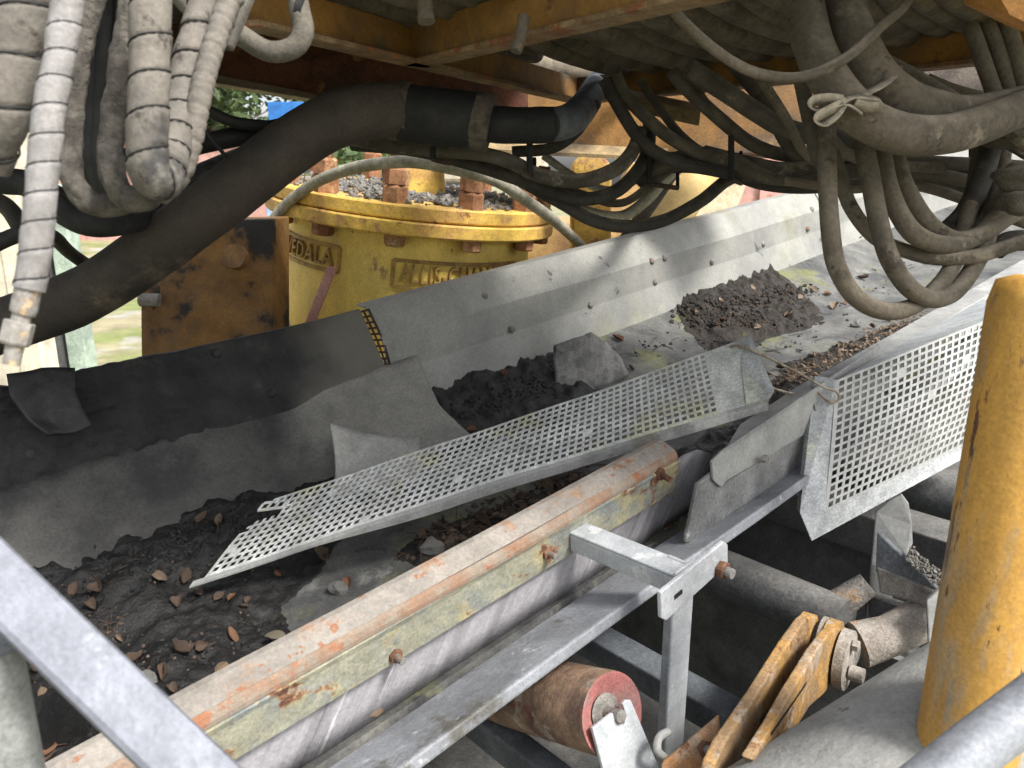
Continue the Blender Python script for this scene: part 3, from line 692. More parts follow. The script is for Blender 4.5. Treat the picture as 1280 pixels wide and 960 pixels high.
def clevis():
    root = thing('yellow_clevis', 'dirty yellow forked linkage arm pinned to a grey sleeve', 'linkage', pd(960, 940, 1.2))
    # two lug plates running down to the left, and the web that joins them
    ax = (pd(1150, 772, 1.10) - pd(1055, 812, 1.12)).normalized()
    D = (cr * .80 - cu * .12 - cf * .59).normalized()
    def onp(x, y, p0): q = ray(x, y); return CAM + q * ((p0 - CAM).dot(D) / q.dot(D))
    p1 = pd(1018, 800, 1.33); p2 = pd(1052, 808, 1.30)
    P = [onp(x, y, p1) for x, y in ((1006, 776), (1014, 770), (1022, 771), (1027, 782), (1020, 806), (1000, 842), (965, 885), (938, 932), (920, 975), (884, 990), (893, 955), (905, 930), (948, 866), (985, 806))]
    MB().prism(P, -D * .016).build('lug', 'clev', root, bevel=.003)
    P = [onp(x, y, p2) for x, y in ((1038, 790), (1047, 785), (1056, 788), (1062, 800), (1057, 832), (1030, 868), (1012, 884), (985, 925), (950, 965), (940, 950), (968, 905), (988, 868), (1020, 815))]
    MB().prism(P, -D * .015).build('lug', 'clev', root, bevel=.003)
    P = [onp(938, 935, p1), onp(968, 888, p1), onp(1000, 846, p1), onp(1012, 872, p2), onp(985, 915, p2), onp(955, 955, p2)]
    MB().prism(P, -UP * .02).build('base_web', 'clev', root, bevel=.003)
    P = [onp(950, 908, p1), onp(985, 862, p1), onp(1002, 838, p1), onp(1008, 858, p2), onp(990, 885, p2), onp(962, 925, p2)]
    MB().prism([q + UP * .004 for q in P], UP * .008).build('caked_mud', 'mud', root, bevel=.004)
    d0 = D
    for x, y, k, rr, th in ((1038, 803, 1.315, .040, .016), (1062, 826, 1.265, .049, .016)):
        p = pd(x, y, k); MB().cyl(p - D * th, p, rr, rr, 32).build('disc', 'greyc2', root, bevel=.003)
    for x, y, k in ((1013, 797, 1.335), (1046, 806, 1.303)):
        p = pd(x, y, k); MB().cyl(p - D * .018, p + D * .002, .040, .040, 32).build('knuckle', 'clev', root, bevel=.004)
    MB().cyl(pd(1020, 800, 1.335), pd(1064, 822, 1.285), .030, .030, 24).build('pin', 'greyc', root)
    p = pd(1062, 840, 1.26); MB().cyl(p, p + d0 * .022, .013, .012, 16).build('pin_end', 'greyc2', root)
    for x, y in ((1066, 806), (1050, 848)):
        p = pd(x, y, 1.262); MB().hexa(p, d0, .0095, .010).build('bolt', 'greyc2', root)
    MB().tube([pd(1072, 806, 1.36), pd(1112, 794, 1.36), pd(1165, 768, 1.36)], [.040, .035, .037], 28).build('sleeve', 'greyc2', root)
clevis()

o = MB().tube([pd(880, 1206, .90), pd(1010, 1122, .93), pd(1265, 952, .98), pd(1420, 850, 1.02)], .160, 72).build('thick_grey_tube', 'greyp')
tag(o, 'thick pale grey dust-caked tube sloping behind the foot of the yellow post', 'tube')
def ypost():
    q = pd(1262, 640, .78); root = thing('yellow_post', 'upright yellow steel post with rust and grey weathering beside the hanging guard', 'post', Vector((q.x, q.y, q.z - .6)))
    top = pd(1312, 345, .78); b = Vector((q.x, q.y, q.z - .6)); ax = (top - b).normalized()
    x = top; MB().tube([b, b.lerp(x, .55), b.lerp(x, .965), x - ax * .006, x], [.052, .0515, .051, .046, .030], 40).build('shaft', 'yel', root)
ypost()
o = MB().tube([pd(1120, 1012, .60), pd(1225, 930, .60), pd(1330, 850, .61)], .020, 28).build('grey_handrail_tube', 'galvb');
tag(o, 'grey zinc tube crossing the foot of the yellow post', 'tube')
def left_frame():
    root = thing('galvanised_frame', 'galvanised square tube brace welded to an upright pipe in front of the black mud', 'frame', pd(0, 960, .5))
    a, b = pd(-60, 672, .50), pd(290, 1010, .47); d = (b - a).normalized(); n_ = ray(120, 850).normalized(); e = d.cross(n_).normalized(); n_ = e.cross(d)
    MB().bar(a, b, e * .0185, n_ * .0185).build('brace', 'galvb2', root, bevel=.005)
    q = pd(2, 900, .52); MB().tube([Vector((q.x, q.y, q.z + .055)), Vector((q.x, q.y, q.z - .25))], .0195, 32).build('upright', 'galvp', root)
left_frame()

# ------------------------------------------------------------------ mud, stones, litter
SURF = []                                   # what leaves can lie on
def mud(name, poly, h0, hmax, edge, res, seed, mat_, rough=.012, lump=6., rag=.030):
    P = [STH(ph(x, y, h0))[:2] for x, y in poly]
    s0 = min(p[0] for p in P) - .03; s1 = max(p[0] for p in P) + .03; t0 = min(p[1] for p in P) - .03; t1 = max(p[1] for p in P) + .03
    def sdist(s, t):
        ins = False; dm = 9; k = len(P)
        for i in range(k):
            x0, y0 = P[i]; x1, y1 = P[(i + 1) % k]
            if (y0 > t) != (y1 > t) and s < (x1 - x0) * (t - y0) / (y1 - y0) + x0: ins = not ins
            dx, dy = x1 - x0, y1 - y0; q = max(0, min(1, ((s - x0) * dx + (t - y0) * dy) / (dx * dx + dy * dy + 1e-12)))
            dm = min(dm, math.hypot(s - x0 - q * dx, t - y0 - q * dy))
        return dm if ins else -dm
    ns = int((s1 - s0) / res) + 1; nt = int((t1 - t0) / res) + 1; idx = {}; vs = []
    for j in range(nt + 1):
        for i in range(ns + 1):
            s = s0 + i * res; t = t0 + j * res
            d = sdist(s, t) + rag * fbm(Vector((s * 11, t * 11, seed)), 4)
            if d < -.012: continue
            e = smooth(d, 0, edge)
            h = belt_h(t) - .004 + e * hmax * max(.25, min(.95, .62 + .5 * fbm(Vector((s * lump, t * lump, seed + 5)), 3)))
            h += smooth(d, 0, .03) * (rough * fbm(Vector((s * 28, t * 28, seed + 9)), 5) + rough * .35 * abs(noise.noise(Vector((s * 90, t * 90, seed)))))
            if d > 0: h = max(h, belt_h(t) + .002)
            else: h = belt_h(t) - .006
            idx[i, j] = len(vs); vs.append(W(s, t, h))
    fs = []
    for (i, j), a in idx.items():
        q = (idx.get((i + 1, j)), idx.get((i + 1, j + 1)), idx.get((i, j + 1)))
        if None not in q: fs.append((a, *q))
    mb = MB().add(vs, fs, True); o = mb.build(name, mat_); struct(o, 'stuff'); SURF.append((vs, fs)); return o
o = mud('black_mud_bed', [(-150, 745), (40, 712), (120, 690), (190, 664), (262, 640), (330, 626), (385, 608), (440, 590), (470, 610), (420, 660), (390, 700), (352, 735), (362, 770), (400, 800), (370, 840), (300, 900), (180, 1000), (20, 1090), (-300, 1090)], -.80, .070, .15, .0065, 1, 'mud', .012, 5., .014)
o['label'] = 'wet black mud with leaves filling the lower end of the trough'; o['category'] = 'mud'
o = mud('dark_mud_patch', [(523, 560), (515, 525), (545, 500), (600, 478), (660, 452), (700, 425), (738, 412), (745, 440), (742, 490), (700, 510), (620, 530), (560, 560)], -.77, .035, .05, .0055, 2, 'mud', .010, 8.)
o['label'] = 'dark mud patch lying against the block between flap and far wall'; o['category'] = 'mud'
o = mud('brown_mud_pile', [(834, 385), (838, 365), (880, 352), (945, 341), (990, 352), (1032, 366), (1015, 385), (960, 398), (930, 414), (890, 420), (850, 405)], -.76, .040, .05, .0045, 3, 'mudb', .014, 9.)
o['label'] = 'crumbly brown mud pile with twigs beside the far skirt wall'; o['category'] = 'mud'
o = mud('mossy_litter_ridge', [(960, 470), (985, 440), (1040, 420), (1090, 402), (1150, 385), (1175, 395), (1120, 420), (1070, 445), (1040, 480), (985, 510), (955, 500)], -.80, .040, .06, .006, 4, 'mudb', .012, 10.)
o['label'] = 'mossy litter ridge heaped against the flanged near skirt'; o['category'] = 'mud'
o = mud('rail_litter', [(500, 690), (520, 655), (580, 640), (640, 610), (720, 580), (760, 590), (730, 640), (640, 690), (560, 730)], -.82, .03, .05, .006, 6, 'mudb', .012, 10.)
o['label'] = 'dark leaf litter caught between the perforated strip and the rail'; o['category'] = 'mud'
o = mud('dark_litter', [(830, 600), (840, 545), (930, 505), (975, 500), (940, 560), (880, 600)], -.80, .03, .05, .007, 7, 'mud', .012, 12.)  # litter given the black mud material
o['label'] = 'dark litter below the plain end of the perforated strip'; o['category'] = 'mud'

# belt itself as a surface to drop things on
bv = []; bf = []
for j in range(2):
    for (t, h) in BP: bv.append(W(-1 + 8 * j, t, h))
for i in range(len(BP) - 1): bf.append((i, i + 1, len(BP) + i + 1, len(BP) + i))
SURF.append((bv, bf))
V = []; Fc = []
for vs, fs in SURF:
    o_ = len(V); V += vs; Fc += [tuple(i + o_ for i in f) for f in fs]
BV = BVHTree.FromPolygons(V, Fc)
def drop(x, y):
    r = ray(x, y).normalized(); h = BV.ray_cast(CAM, r)
    return h[0], (h[1] if h[1].z > 0 else -h[1])

def rock_mesh(name, seed, flat=.75, sub=2):
    bm = bmesh.new(); bmesh.ops.create_icosphere(bm, subdivisions=sub, radius=1)
    for v in bm.verts:
        k = 1 + .42 * noise.noise(v.co * 1.1 + Vector((seed, 0, 0))) + .16 * noise.noise(v.co * 3 + Vector((0, seed, 0)))
        v.co = Vector((v.co.x * k, v.co.y * k * .85, v.co.z * k * flat))
    me = bpy.data.meshes.new(name); bm.to_mesh(me); bm.free(); return me
ROCKS = [rock_mesh('stone', i * 3.7) for i in range(4)]
for me in ROCKS: me.materials.append(M['stone'])
DROCK = [rock_mesh('mud_lump', 20 + i * 2.3, .8, 3) for i in range(2)]
for me in DROCK: me.materials.append(M['mud'])
def place(me, name, x, y, px, label, cat, group=None, sink=.35, zrot=None):
    p, n = drop(x, y); o = bpy.data.objects.new(name, me); COL.objects.link(o)
    r = px / F * (p - CAM).dot(cf); o.scale = (r, r, r); o.location = p + UP * r * (.75 - sink)
    o.rotation_euler = (rnd.uniform(-.3, .3), rnd.uniform(-.3, .3), rnd.uniform(0, 6) if zrot is None else zrot)
    tag(o, label, cat, group); return o
place(ROCKS[0], 'stone', 424, 740, 13, 'small grey stone next to an orange leaf on the bare belt', 'stone')
place(ROCKS[1], 'stone', 182, 860, 19, 'rounded grey stone half sunk in the black mud', 'stone')
place(ROCKS[2], 'stone', 540, 688, 15, 'flat dark grey stone in the leaf litter by the rail', 'stone')
place(ROCKS[3], 'stone', 938, 447, 8, 'small grey stone in the moss near the mud pile', 'stone')
place(ROCKS[2], 'stone', 1070, 408, 7, 'dark pebble on the mossy litter ridge', 'stone')
place(DROCK[0], 'mud_lump', 80, 915, 42, 'big cracked black mud lump by the upright pipe', 'mud lump')
place(DROCK[1], 'mud_lump', 142, 925, 26, 'pointed black mud lump behind the square tube brace', 'mud lump')
place(DROCK[0], 'mud_lump', 100, 940, 15, 'small black mud lump between two larger lumps', 'mud lump')

def block():
    P = [(738, 418, 0), (765, 432, 0), (786, 466, 0), (742, 490, 0)]
    a, b, c, d = (pt(x, y, t) for x, y, t in ((737, 414, 1.53), (766, 431, 1.515), (788, 470, 1.47), (742, 492, 1.47)))
    off = -A * .11 + L * .05
    mb = MB(); n = 8; vs = []; fs = []
    face = lambda u, v: a.lerp(b, u).lerp(d.lerp(c, u), v)
    bm = bmesh.new(); q = [bm.verts.new(p) for p in (a, b, c, d, a + off - N * .02, b + off - N * .01, c + off, d + off)]
    for f in ((0, 1, 2, 3), (7, 6, 5, 4), (0, 4, 5, 1), (1, 5, 6, 2), (2, 6, 7, 3), (3, 7, 4, 0)): bm.faces.new([q[i] for i in f])
    bmesh.ops.subdivide_edges(bm, edges=bm.edges, cuts=7, use_grid_fill=True)
    bmesh.ops.smooth_vert(bm, verts=bm.verts, factor=.5, use_axis_x=True, use_axis_y=True, use_axis_z=True)
    for v in bm.verts: v.co += Vector((1, 1, 1)) * .006 * noise.noise(v.co * 30) + Vector((1, -1, .5)) * .008 * noise.noise(v.co * 11)
    bm.verts.index_update()
    mb.add([v.co.copy() for v in bm.verts], [tuple(v.index for v in f.verts) for f in bm.faces], True); bm.free()
    o = mb.build('concrete_lump', 'stone'); tag(o, 'pale grey wedge-shaped lump standing on the belt at the end of the mud patch', 'lump')
block()

def leaf_mesh(k, seed):
    r2 = random.Random(seed); n = 9; rows = []
    vs = []; fs = []
    wd = (.22, .29, .25, .33)[k % 4]; cur = r2.uniform(.35, 1.1); tw = r2.uniform(-.5, .5); tip = r2.uniform(.6, 1.2)
    for i in range(n + 1):
        u = i / n; hw = wd * (math.sin(math.pi * u ** tip) ** .8 if 0 < u < 1 else .0) * (1 + .18 * noise.noise(Vector((u * 6, seed, 0))))
        for j in (-2, -1, 0, 1, 2):
            x = u - .5; y = hw * j / 2; z = cur * (j / 2) ** 2 * hw * 1.4 + .35 * cur * (2 * u - 1) ** 2 * .5 + tw * y * (u - .3) * .8 + .05 * noise.noise(Vector((x * 5, y * 5, seed)))
            vs.append((x, y, z))
    for i in range(n):
        for j in range(4): a = i * 5 + j; fs.append((a, a + 1, a + 6, a + 5))
    st = len(vs); vs += [(-.5, .0, cur * .18), (-.5, .02, cur * .18 + .01), (-.75, .03, .05), (-.75, .01, .04)]; fs.append((st, st + 1, st + 2, st + 3))
    me = bpy.data.meshes.new('dry_leaf'); me.from_pydata(vs, [], fs); me.update()
    for p in me.polygons: p.use_smooth = True
    me.materials.append(M[('leafb', 'leafp', 'leafo', 'leafg')[k // 4 % 4]]); return me
LEAF = [leaf_mesh(k, k * 1.3 + 2) for k in range(16)]   # brown, pale, orange, grey by fours
LV = {'black mud': [(253, 649, 22), (275, 655, 24), (200, 726, 26), (230, 722, 24), (93, 738, 18), (127, 736, 20), (249, 744, 26), (222, 756, 26), (291, 750, 18), (309, 752, 18), (301, 760, 18), (107, 782, 22), (220, 817, 32), (253, 810, 22), (170, 829, 30), (216, 867, 28), (230, 877, 22), (273, 748, 16), (210, 841, 20), (83, 883, 26), (47, 871, 24), (47, 903, 34), (51, 944, 34), (63, 952, 30), (43, 839, 24), (350, 717, 18), (115, 760, 18), (150, 800, 14), (260, 870, 14)]}
OTH = {'by the rail': [(556, 656, 18), (583, 663, 22), (620, 649, 22), (603, 653, 20), (529, 671, 20), (579, 676, 18), (616, 629, 18), (600, 668, 18), (545, 676, 16), (640, 640, 20), (686, 607, 20), (670, 610, 18), (650, 622, 16), (565, 668, 14), (705, 598, 16)],
       'far': [(788, 462, 12), (893, 407, 13), (915, 396, 11), (988, 393, 11), (1043, 385, 16), (1034, 369, 11), (1017, 363, 12), (1077, 349, 14), (1026, 406, 10), (976, 462, 15), (1017, 446, 15), (946, 409, 14), (1074, 299, 12), (1055, 380, 14), (870, 390, 10), (1000, 372, 9), (905, 402, 10), (960, 470, 13), (1005, 470, 11), (1090, 410, 11), (1110, 402, 10), (1130, 395, 10), (1050, 430, 10), (940, 360, 9), (900, 375, 9), (1000, 440, 10), (985, 497, 13), (950, 520, 13), (1155, 330, 9), (1120, 345, 8)],
       'edge': [(667, 761, 22), (473, 899, 26), (560, 832, 14), (610, 800, 14), (520, 862, 16), (720, 722, 14), (765, 700, 18)]}
def put_leaf(x, y, px, kind, label, group=None, tilt=.45, lift=.003):
    p, n = drop(x, y); o = bpy.data.objects.new('dry_leaf', LEAF[kind]); COL.objects.link(o)
    r = px / F * (p - CAM).dot(cf) * rnd.uniform(.75, 1.2); o.scale = (r, r * rnd.uniform(.8, 1.3), r * rnd.uniform(.8, 1.4)); 
    q = n.to_track_quat('Z', 'Y').to_matrix().to_4x4() @ Matrix.Rotation(rnd.uniform(0, 6.28), 4, 'Z') @ Matrix.Rotation(rnd.uniform(-tilt, tilt), 4, 'X') @ Matrix.Rotation(rnd.uniform(-tilt, tilt), 4, 'Y')
    o.rotation_euler = q.to_euler(); o.location = p + n * lift
    tag(o, label, 'leaf', group); return o
for x, y, s in LV['black mud']: put_leaf(x, y, s, rnd.choice((0, 1, 2, 3, 3, 4, 9)), 'curled brown dry leaf lying on the wet black mud', 'brown leaves on the black mud')
for x, y, s in OTH['by the rail']: put_leaf(x, y, s, rnd.choice((0, 1, 4, 5, 6, 2)), 'crumpled brown leaf in the litter beside the rusty rail', 'leaves in the litter by the rail', .6)
for x, y, s in OTH['far']: put_leaf(x, y, s, rnd.choice((4, 5, 6, 7, 0, 9)), 'small pale dry leaf on the upper belt around the mud pile', 'leaves around the mud pile', .4)
for x, y, s in OTH['edge']: put_leaf(x, y, s, rnd.choice((0, 8, 9, 4)), 'brown leaf lodged between the scuffed liner and belt edge', 'leaves along the belt edge', .3)
put_leaf(289, 796, 34, 8, 'bright orange crumpled leaf on the black mud', None, .2)
put_leaf(340, 808, 40, 13, 'large grey-brown leaf standing on edge in the mud by the rail', None, .9, .012)
put_leaf(275, 843, 30, 5, 'smooth pale tan leaf lying flat in the mud by the rail', None, .1)
put_leaf(404, 701, 34, 4, 'pale tan leaf just under the perforated strip', None, .1)
put_leaf(435, 732, 24, 9, 'orange leaf leaning on the small grey stone', None, .3)
put_leaf(482, 738, 16, 2, 'dark brown leaf alone on the bare belt near the rail', None, .3)
put_leaf(628, 469, 16, 10, 'orange leaf on the edge of the dark mud patch by the wall', None, .6)
put_leaf(589, 538, 12, 9, 'orange leaf at the strip side of the dark mud patch', None, .3)
put_leaf(771, 425, 15, 9, 'orange leaf on the belt above the pale lump', None, .2)

# loose twigs, crumbs and grit: nobody could count them
def crumbs(name, spots, mat_, label, n, smin, smax, twig=.3, seed=1):
    r2 = random.Random(seed); mb = MB()
    for i in range(n):
        x0, y0, x1, y1, sp = r2.choice(spots); u = r2.random()
        p, nn = drop(x0 + (x1 - x0) * u + r2.gauss(0, sp), y0 + (y1 - y0) * u + r2.gauss(0, sp * .6))
        if p is None: continue
        a = r2.uniform(smin, smax); d = Vector((r2.gauss(0, 1), r2.gauss(0, 1), r2.gauss(0, .3))).normalized()
        if r2.random() < twig: mb.tube([p + nn * .003, p + nn * .003 + d * a * 7], a * .22, 4)
        else: mb.hexa(p - nn * a * .2, (nn + d * .6), a, a * 1.1, 5)
    o = mb.build(name, mat_); struct(o, 'stuff'); o['label'] = label; o['category'] = 'debris'; return o
crumbs('belt_edge_grit', [(430, 905, 860, 640, 3)], 'gravel', 'thin line of grit along the foot of the scuffed liner', 260, .002, .006, .1, 2)
crumbs('rust_flakes', [(600, 800, 860, 640, 3)], 'rustm', 'rust flakes along the foot of the scuffed liner', 120, .002, .005, .2, 12)
crumbs('pile_twigs', [(850, 390, 1010, 362, 9), (880, 400, 960, 405, 8)], 'leafb', 'short brown twigs and bits on the mud pile', 420, .0022, .005, .75, 3)
crumbs('pile_clods', [(845, 388, 1015, 362, 8), (870, 400, 950, 400, 8)], 'mudb', 'crumbs and clods of the brown mud pile', 420, .003, .009, 0, 13)
crumbs('litter_bits', [(970, 480, 1160, 390, 9)], 'leafp', 'pale leaf bits on the mossy ridge', 420, .0025, .0065, .4, 4)
crumbs('mud_bits', [(60, 740, 330, 700, 30), (80, 850, 330, 780, 30), (120, 780, 160, 790, 14)], 'leafb', 'tiny brown bits in the black mud', 190, .0012, .0035, .6, 5)
crumbs('mud_clods', [(60, 740, 330, 680, 25), (80, 860, 340, 790, 30), (180, 690, 330, 640, 14)], 'mud', 'small clods of black mud', 420, .0015, .005, 0, 6)
crumbs('belt_specks', [(760, 440, 900, 420, 14), (1000, 400, 1150, 330, 22), (930, 440, 1020, 420, 12)], 'mud', 'dark specks on the upper belt', 160, .002, .006, .4, 7)
crumbs('litter_rail_bits', [(520, 690, 740, 590, 12)], 'leafb', 'small leaf fragments by the rail', 300, .003, .008, .3, 8)
crumbs('patch_clods', [(530, 540, 735, 450, 12)], 'mud', 'clods on the dark mud patch', 300, .0015, .005, 0, 9)

# ------------------------------------------------------------------ cone crusher behind
def crusher():
    c = pd(517, 252, 2.95); wv = (cr * .115 + cu * .95 - cf * .305).normalized()
    X = (cr - wv * cr.dot(wv)).normalized(); Y = wv.cross(X)
    def cp(r, a, z): return c + (X * math.cos(a) + Y * math.sin(a)) * r + wv * z
    root = thing('cone_crusher', 'yellow cone crusher with bolted rusty flange and raised lettering', 'crusher', c - UP * 1.6)
    def lathe(name, prof, m, seg=72, parent=root, bev=0):
        vs = []; fs = []
        for r, z in prof:
            for j in range(seg): vs.append(cp(r, 2 * math.pi * j / seg, z))
        for i in range(len(prof) - 1):
            for j in range(seg): k = (j + 1) % seg; fs.append((i * seg + j, i * seg + k, (i + 1) * seg + k, (i + 1) * seg + j))
        o = MB().add(vs, fs, True).build(name, m, parent)
        md = o.modifiers.new('edge', 'EDGE_SPLIT'); md.split_angle = R(30); return o
    lathe('body', [(.445, -.07), (.452, -.10), (.462, -.20), (.480, -.42), (.485, -.46), (.60, -.47), (.61, -.53), (.5, -.54), (.5, -1.4)], 'yelc')
    lathe('lower_flange', [(.44, -.062), (.535, -.062), (.540, -.056), (.540, -.020), (.535, -.015), (.44, -.015)], 'yelf')
    lathe('upper_flange', [(.44, -.012), (.522, -.012), (.528, -.006), (.528, .030), (.522, .036), (.34, .036), (.30, .02), (.12, .03), (.1, .16), (.0, .17)], 'yelf')
    for k in range(12):
        a = 2 * math.pi * k / 12 - math.pi / 2 - .012
        st = MB(); p = cp(.480, a, .036)
        st.cyl(p, p + wv * .15, .023, seg=16); b = st.build('stud', 'rustm', root)
        MB().hexa(p, wv, .044, .056, 6, k).build('nut', 'nutm', b); MB().hexa(p + wv * .058, wv, .042, .052, 6, k + .4).build('nut', 'nutm', b)
        p = cp(.492, a + .02, -.062); MB().hexa(p, -wv, .036, .04, 6, k).build('bolt_head', 'nutm', root)
    # debris lying on the flange
    r2 = random.Random(4); g = MB()
    for i in range(1500):
        a = r2.uniform(0, 6.28); r = r2.uniform(.12, .50); p = cp(r, a, .03 + r2.uniform(-.005, .012)); k = r2.uniform(.004, .014)
        g.hexa(p, wv + Vector((r2.gauss(0, .5), r2.gauss(0, .5), 0)), k, k, 5)
    struct(g.build('gravel', 'gravel', root), 'stuff')
    # raised lettering cast into the body, on bordered plates
    def letters(txt, a_left, a_right, zmid, size, slope):
        cu_ = bpy.data.curves.new('t', 'FONT'); cu_.body = txt; cu_.size = size; cu_.extrude = .007; cu_.bevel_depth = .0012; cu_.align_x = 'CENTER'; cu_.align_y = 'CENTER'; cu_.space_character = 1.12; cu_.resolution_u = 3
        to = bpy.data.objects.new('t', cu_); COL.objects.link(to); dg = bpy.context.evaluated_depsgraph_get(); me = to.evaluated_get(dg).to_mesh()
        rb = .462; w0 = max(v.co.x for v in me.vertices) - min(v.co.x for v in me.vertices); a_mid = (a_left + a_right) / 2; xs = (a_right - a_left) * rb / w0
        def wrap(x, y, z): return cp(rb + (zmid - y + .2) * 0 + .018 * (-(zmid + y) - .2) / .22 + z, a_mid + x / rb, zmid + y + x * slope)
        mb = MB().add([wrap(v.co.x * xs, v.co.y, v.co.z + .004) for v in me.vertices], [tuple(p.vertices) for p in me.polygons])
        wx = (max(v.co.x for v in me.vertices) - min(v.co.x for v in me.vertices)) / 2 * xs + .022; hy = size * .52
        bpy.data.objects.remove(to)
        mb.build('raised_lettering', 'letm', root)
        fr = MB()
        for y, h in ((hy, .006), (-hy, .006)):
            n = 24; vs = []
            for i in range(n + 1):
                x = -wx + 2 * wx * i / n
                vs += [wrap(x, y - h, 0), wrap(x, y - h, .007), wrap(x, y + h, .007), wrap(x, y + h, 0)]
            fr.add(vs, [(4 * i + q, 4 * i + (q + 1) % 4, 4 * i + 4 + (q + 1) % 4, 4 * i + 4 + q) for i in range(n) for q in range(4)])
        for x in (-wx, wx):
            vs = [wrap(x + dx, y, z) for y in (-hy, hy) for dx, z in ((-.006, 0), (-.006, .007), (.006, .007), (.006, 0))]
            fr.add(vs, [(0, 1, 5, 4), (1, 2, 6, 5), (2, 3, 7, 6), (0, 4, 7, 3)])
        fr.build('lettering_border', 'letm', root)
    ang = lambda x, y: math.atan2((pd(x, y, 2.55) - c).dot(Y), (pd(x, y, 2.55) - c).dot(X))
    letters('SVEDALA', -math.pi / 2 - 1.13, -math.pi / 2 - .46, -.180, .080, 0)
    letters('ALLIS-CHALMERS', -math.pi / 2 + .05, -math.pi / 2 + 1.02, -.195, .084, 0)
    # reddish diagonal strut on the body
    p, q = cp(.492, -math.pi / 2 - .42, -.20), cp(.52, -math.pi / 2 - .56, -.42)
    MB().bar(p, q, X * .016, Y * .01).build('strut', 'pink', root, bevel=.003)
crusher()

# ------------------------------------------------------------------ yellow column behind the wall
def column():
    k = 2.35
    root = thing('bracket_column', 'tar-stained yellow column with a round pin behind the skirt wall', 'column', pd(260, 560, k))
    P = [pd(x, y, k) for x, y in ((200, 352), (200, 330), (275, 275), (341, 274), (342, 560), (178, 560), (176, 400), (176, 352), (192, 388), (199, 380))]
    MB().prism(P, Vector((0, .18, 0))).build('plate', 'orng', root, bevel=.004)
    p = pd(296, 322, k); MB().cyl(p, p - cf * .03, .038, .036, 32).build('pin', 'orng2', root, bevel=.003)
    p = pd(196, 375, k - .01); MB().cyl(p - cr * .05, p + cr * .01, .02, seg=16).build('spigot', 'greyc', root)
column()
# ------------------------------------------------------------------ hoses
def hose(pts, rpx, mat_, label, group=None, style='plain', name='hose', parent=None, seg=14, cat='hose', seed=0):
    P = [pd(*p) for p in pts]; md = sum(p[2] for p in pts) / len(pts); r = rpx / F * md
    path = resample(spline(P, 14), {'plain': max(.006, r * .5), 'spiral': .0022, 'rough': .003, 'ring': .0022}[style])
    mb = MB()
    if style == 'spiral':
        pitch = r * 2.05
        def fn(ln, a, rr, p):
            f = (ln / pitch - a / (2 * math.pi)) % 1
            return rr * (1 + .06 * noise.noise(p * 60) - .30 * max(0, 1 - abs(f - .06) / .06) + .09 * (1 - f))
        mb.tube(path, r, 28, True, True, fn)
    elif style == 'ring':
        def fn(ln, a, rr, p): return rr * (1 - .14 * max(0, math.cos(2 * math.pi * ln / (r * 1.0))) ** 6 + .03 * noise.noise(p * 60))
        mb.tube(path, r, 24, True, True, fn)
    elif style == 'rough':
        def fn(ln, a, rr, p):
            q = p * 55 + Vector((math.cos(a), math.sin(a), 0)) * 1.6
            return rr * (1 + .22 * noise.fractal(q, 1, 2, 5))
        mb.tube(path, r, 22, True, True, fn)
    else:
        ph_ = rnd.uniform(0, 50)
        def fn(ln, a, rr, p): return rr * (1 + .035 * noise.noise(p * 22 + Vector((ph_, 0, 0))) )
        mb.tube(path, r, seg, True, True, fn)
    o = mb.build(name, mat_, parent)
    if parent is None: tag(o, label, cat, group)
    if style == 'spiral':                  # black thread wound along the wrap groove to paint its shade
        fine = resample(path, pitch / 26); H = []; ln = 0; T0 = (fine[1] - fine[0]).normalized(); u = T0.orthogonal().normalized()
        for i, q in enumerate(fine):
            d = (fine[min(i + 1, len(fine) - 1)] - fine[max(i - 1, 0)]).normalized(); u = (u - d * u.dot(d)).normalized(); b = d.cross(u)
            if i: ln += (q - fine[i - 1]).length
            a = (ln / pitch - .06) * 2 * math.pi; H.append(q + (u * math.cos(a) + b * math.sin(a)) * r * 1.045)
        MB().tube(H, r * .05, 5).build('wrap_groove_shade', 'black', o if parent is None else parent)
    return o

# upper left: sleeved hoses hanging close to us
G = 'spiral wrapped hoses hanging together'
hose([(52, -40, .60), (40, 0, .60), (22, 70, .60), (2, 140, .60), (-22, 205, .61)], 31, 'hosegrey', 'fat spiral wrapped hose beside the hanging fitting hose', G, 'spiral')
def fitting_hose():
    P = [(92, -30, .56), (84, 10, .56), (72, 84, .555), (62, 134, .55), (55, 201, .55), (49, 269, .55), (43, 325, .55), (36, 362, .55)]
    root = thing('fitting_hose', 'thin grey spiral wrapped hose ending in a steel fitting that hangs free', 'hose', pd(18, 455, .55), G)
    hose(P, 17.5, 'hosegreyl', '', style='spiral', name='sleeve', parent=root)
    a = lambda x, y: pd(x, y, .55)
    MB().tube([a(36, 356), a(30, 386), a(28, 392)], [.0085, .0088, .0080], 24).build('ferrule', 'fit', root)
    MB().tube([a(28, 390), a(25, 404)], .0062, 20).build('neck', 'fit', root)
    d = (a(17, 432) - a(24, 404)); MB().hexa(a(25, 402), d, .0105, .0175).build('union_nut', 'fit', root, bevel=.001)
    MB().tube([a(19, 430), a(14, 456)], [.0062, .0055], 18).build('nozzle', 'fit', root)
fitting_hose()
hose([(126, -40, .72), (116, 0, .72), (100, 70, .72), (90, 150, .72), (88, 210, .71), (104, 246, .70), (135, 258, .70), (168, 248, .70), (195, 225, .71), (215, 190, .74)], 14, 'hoserough', 'mud-caked sleeved hose bent in a wide loop below the others', G, 'rough')
hose([(172, -40, .68), (160, 40, .68), (148, 110, .68), (139, 180, .68), (142, 222, .67), (158, 246, .67), (180, 248, .67), (200, 232, .69)], 15, 'hoserough', 'mud-caked hose pressed against the fattest spiral wrapped hose', G, 'rough')
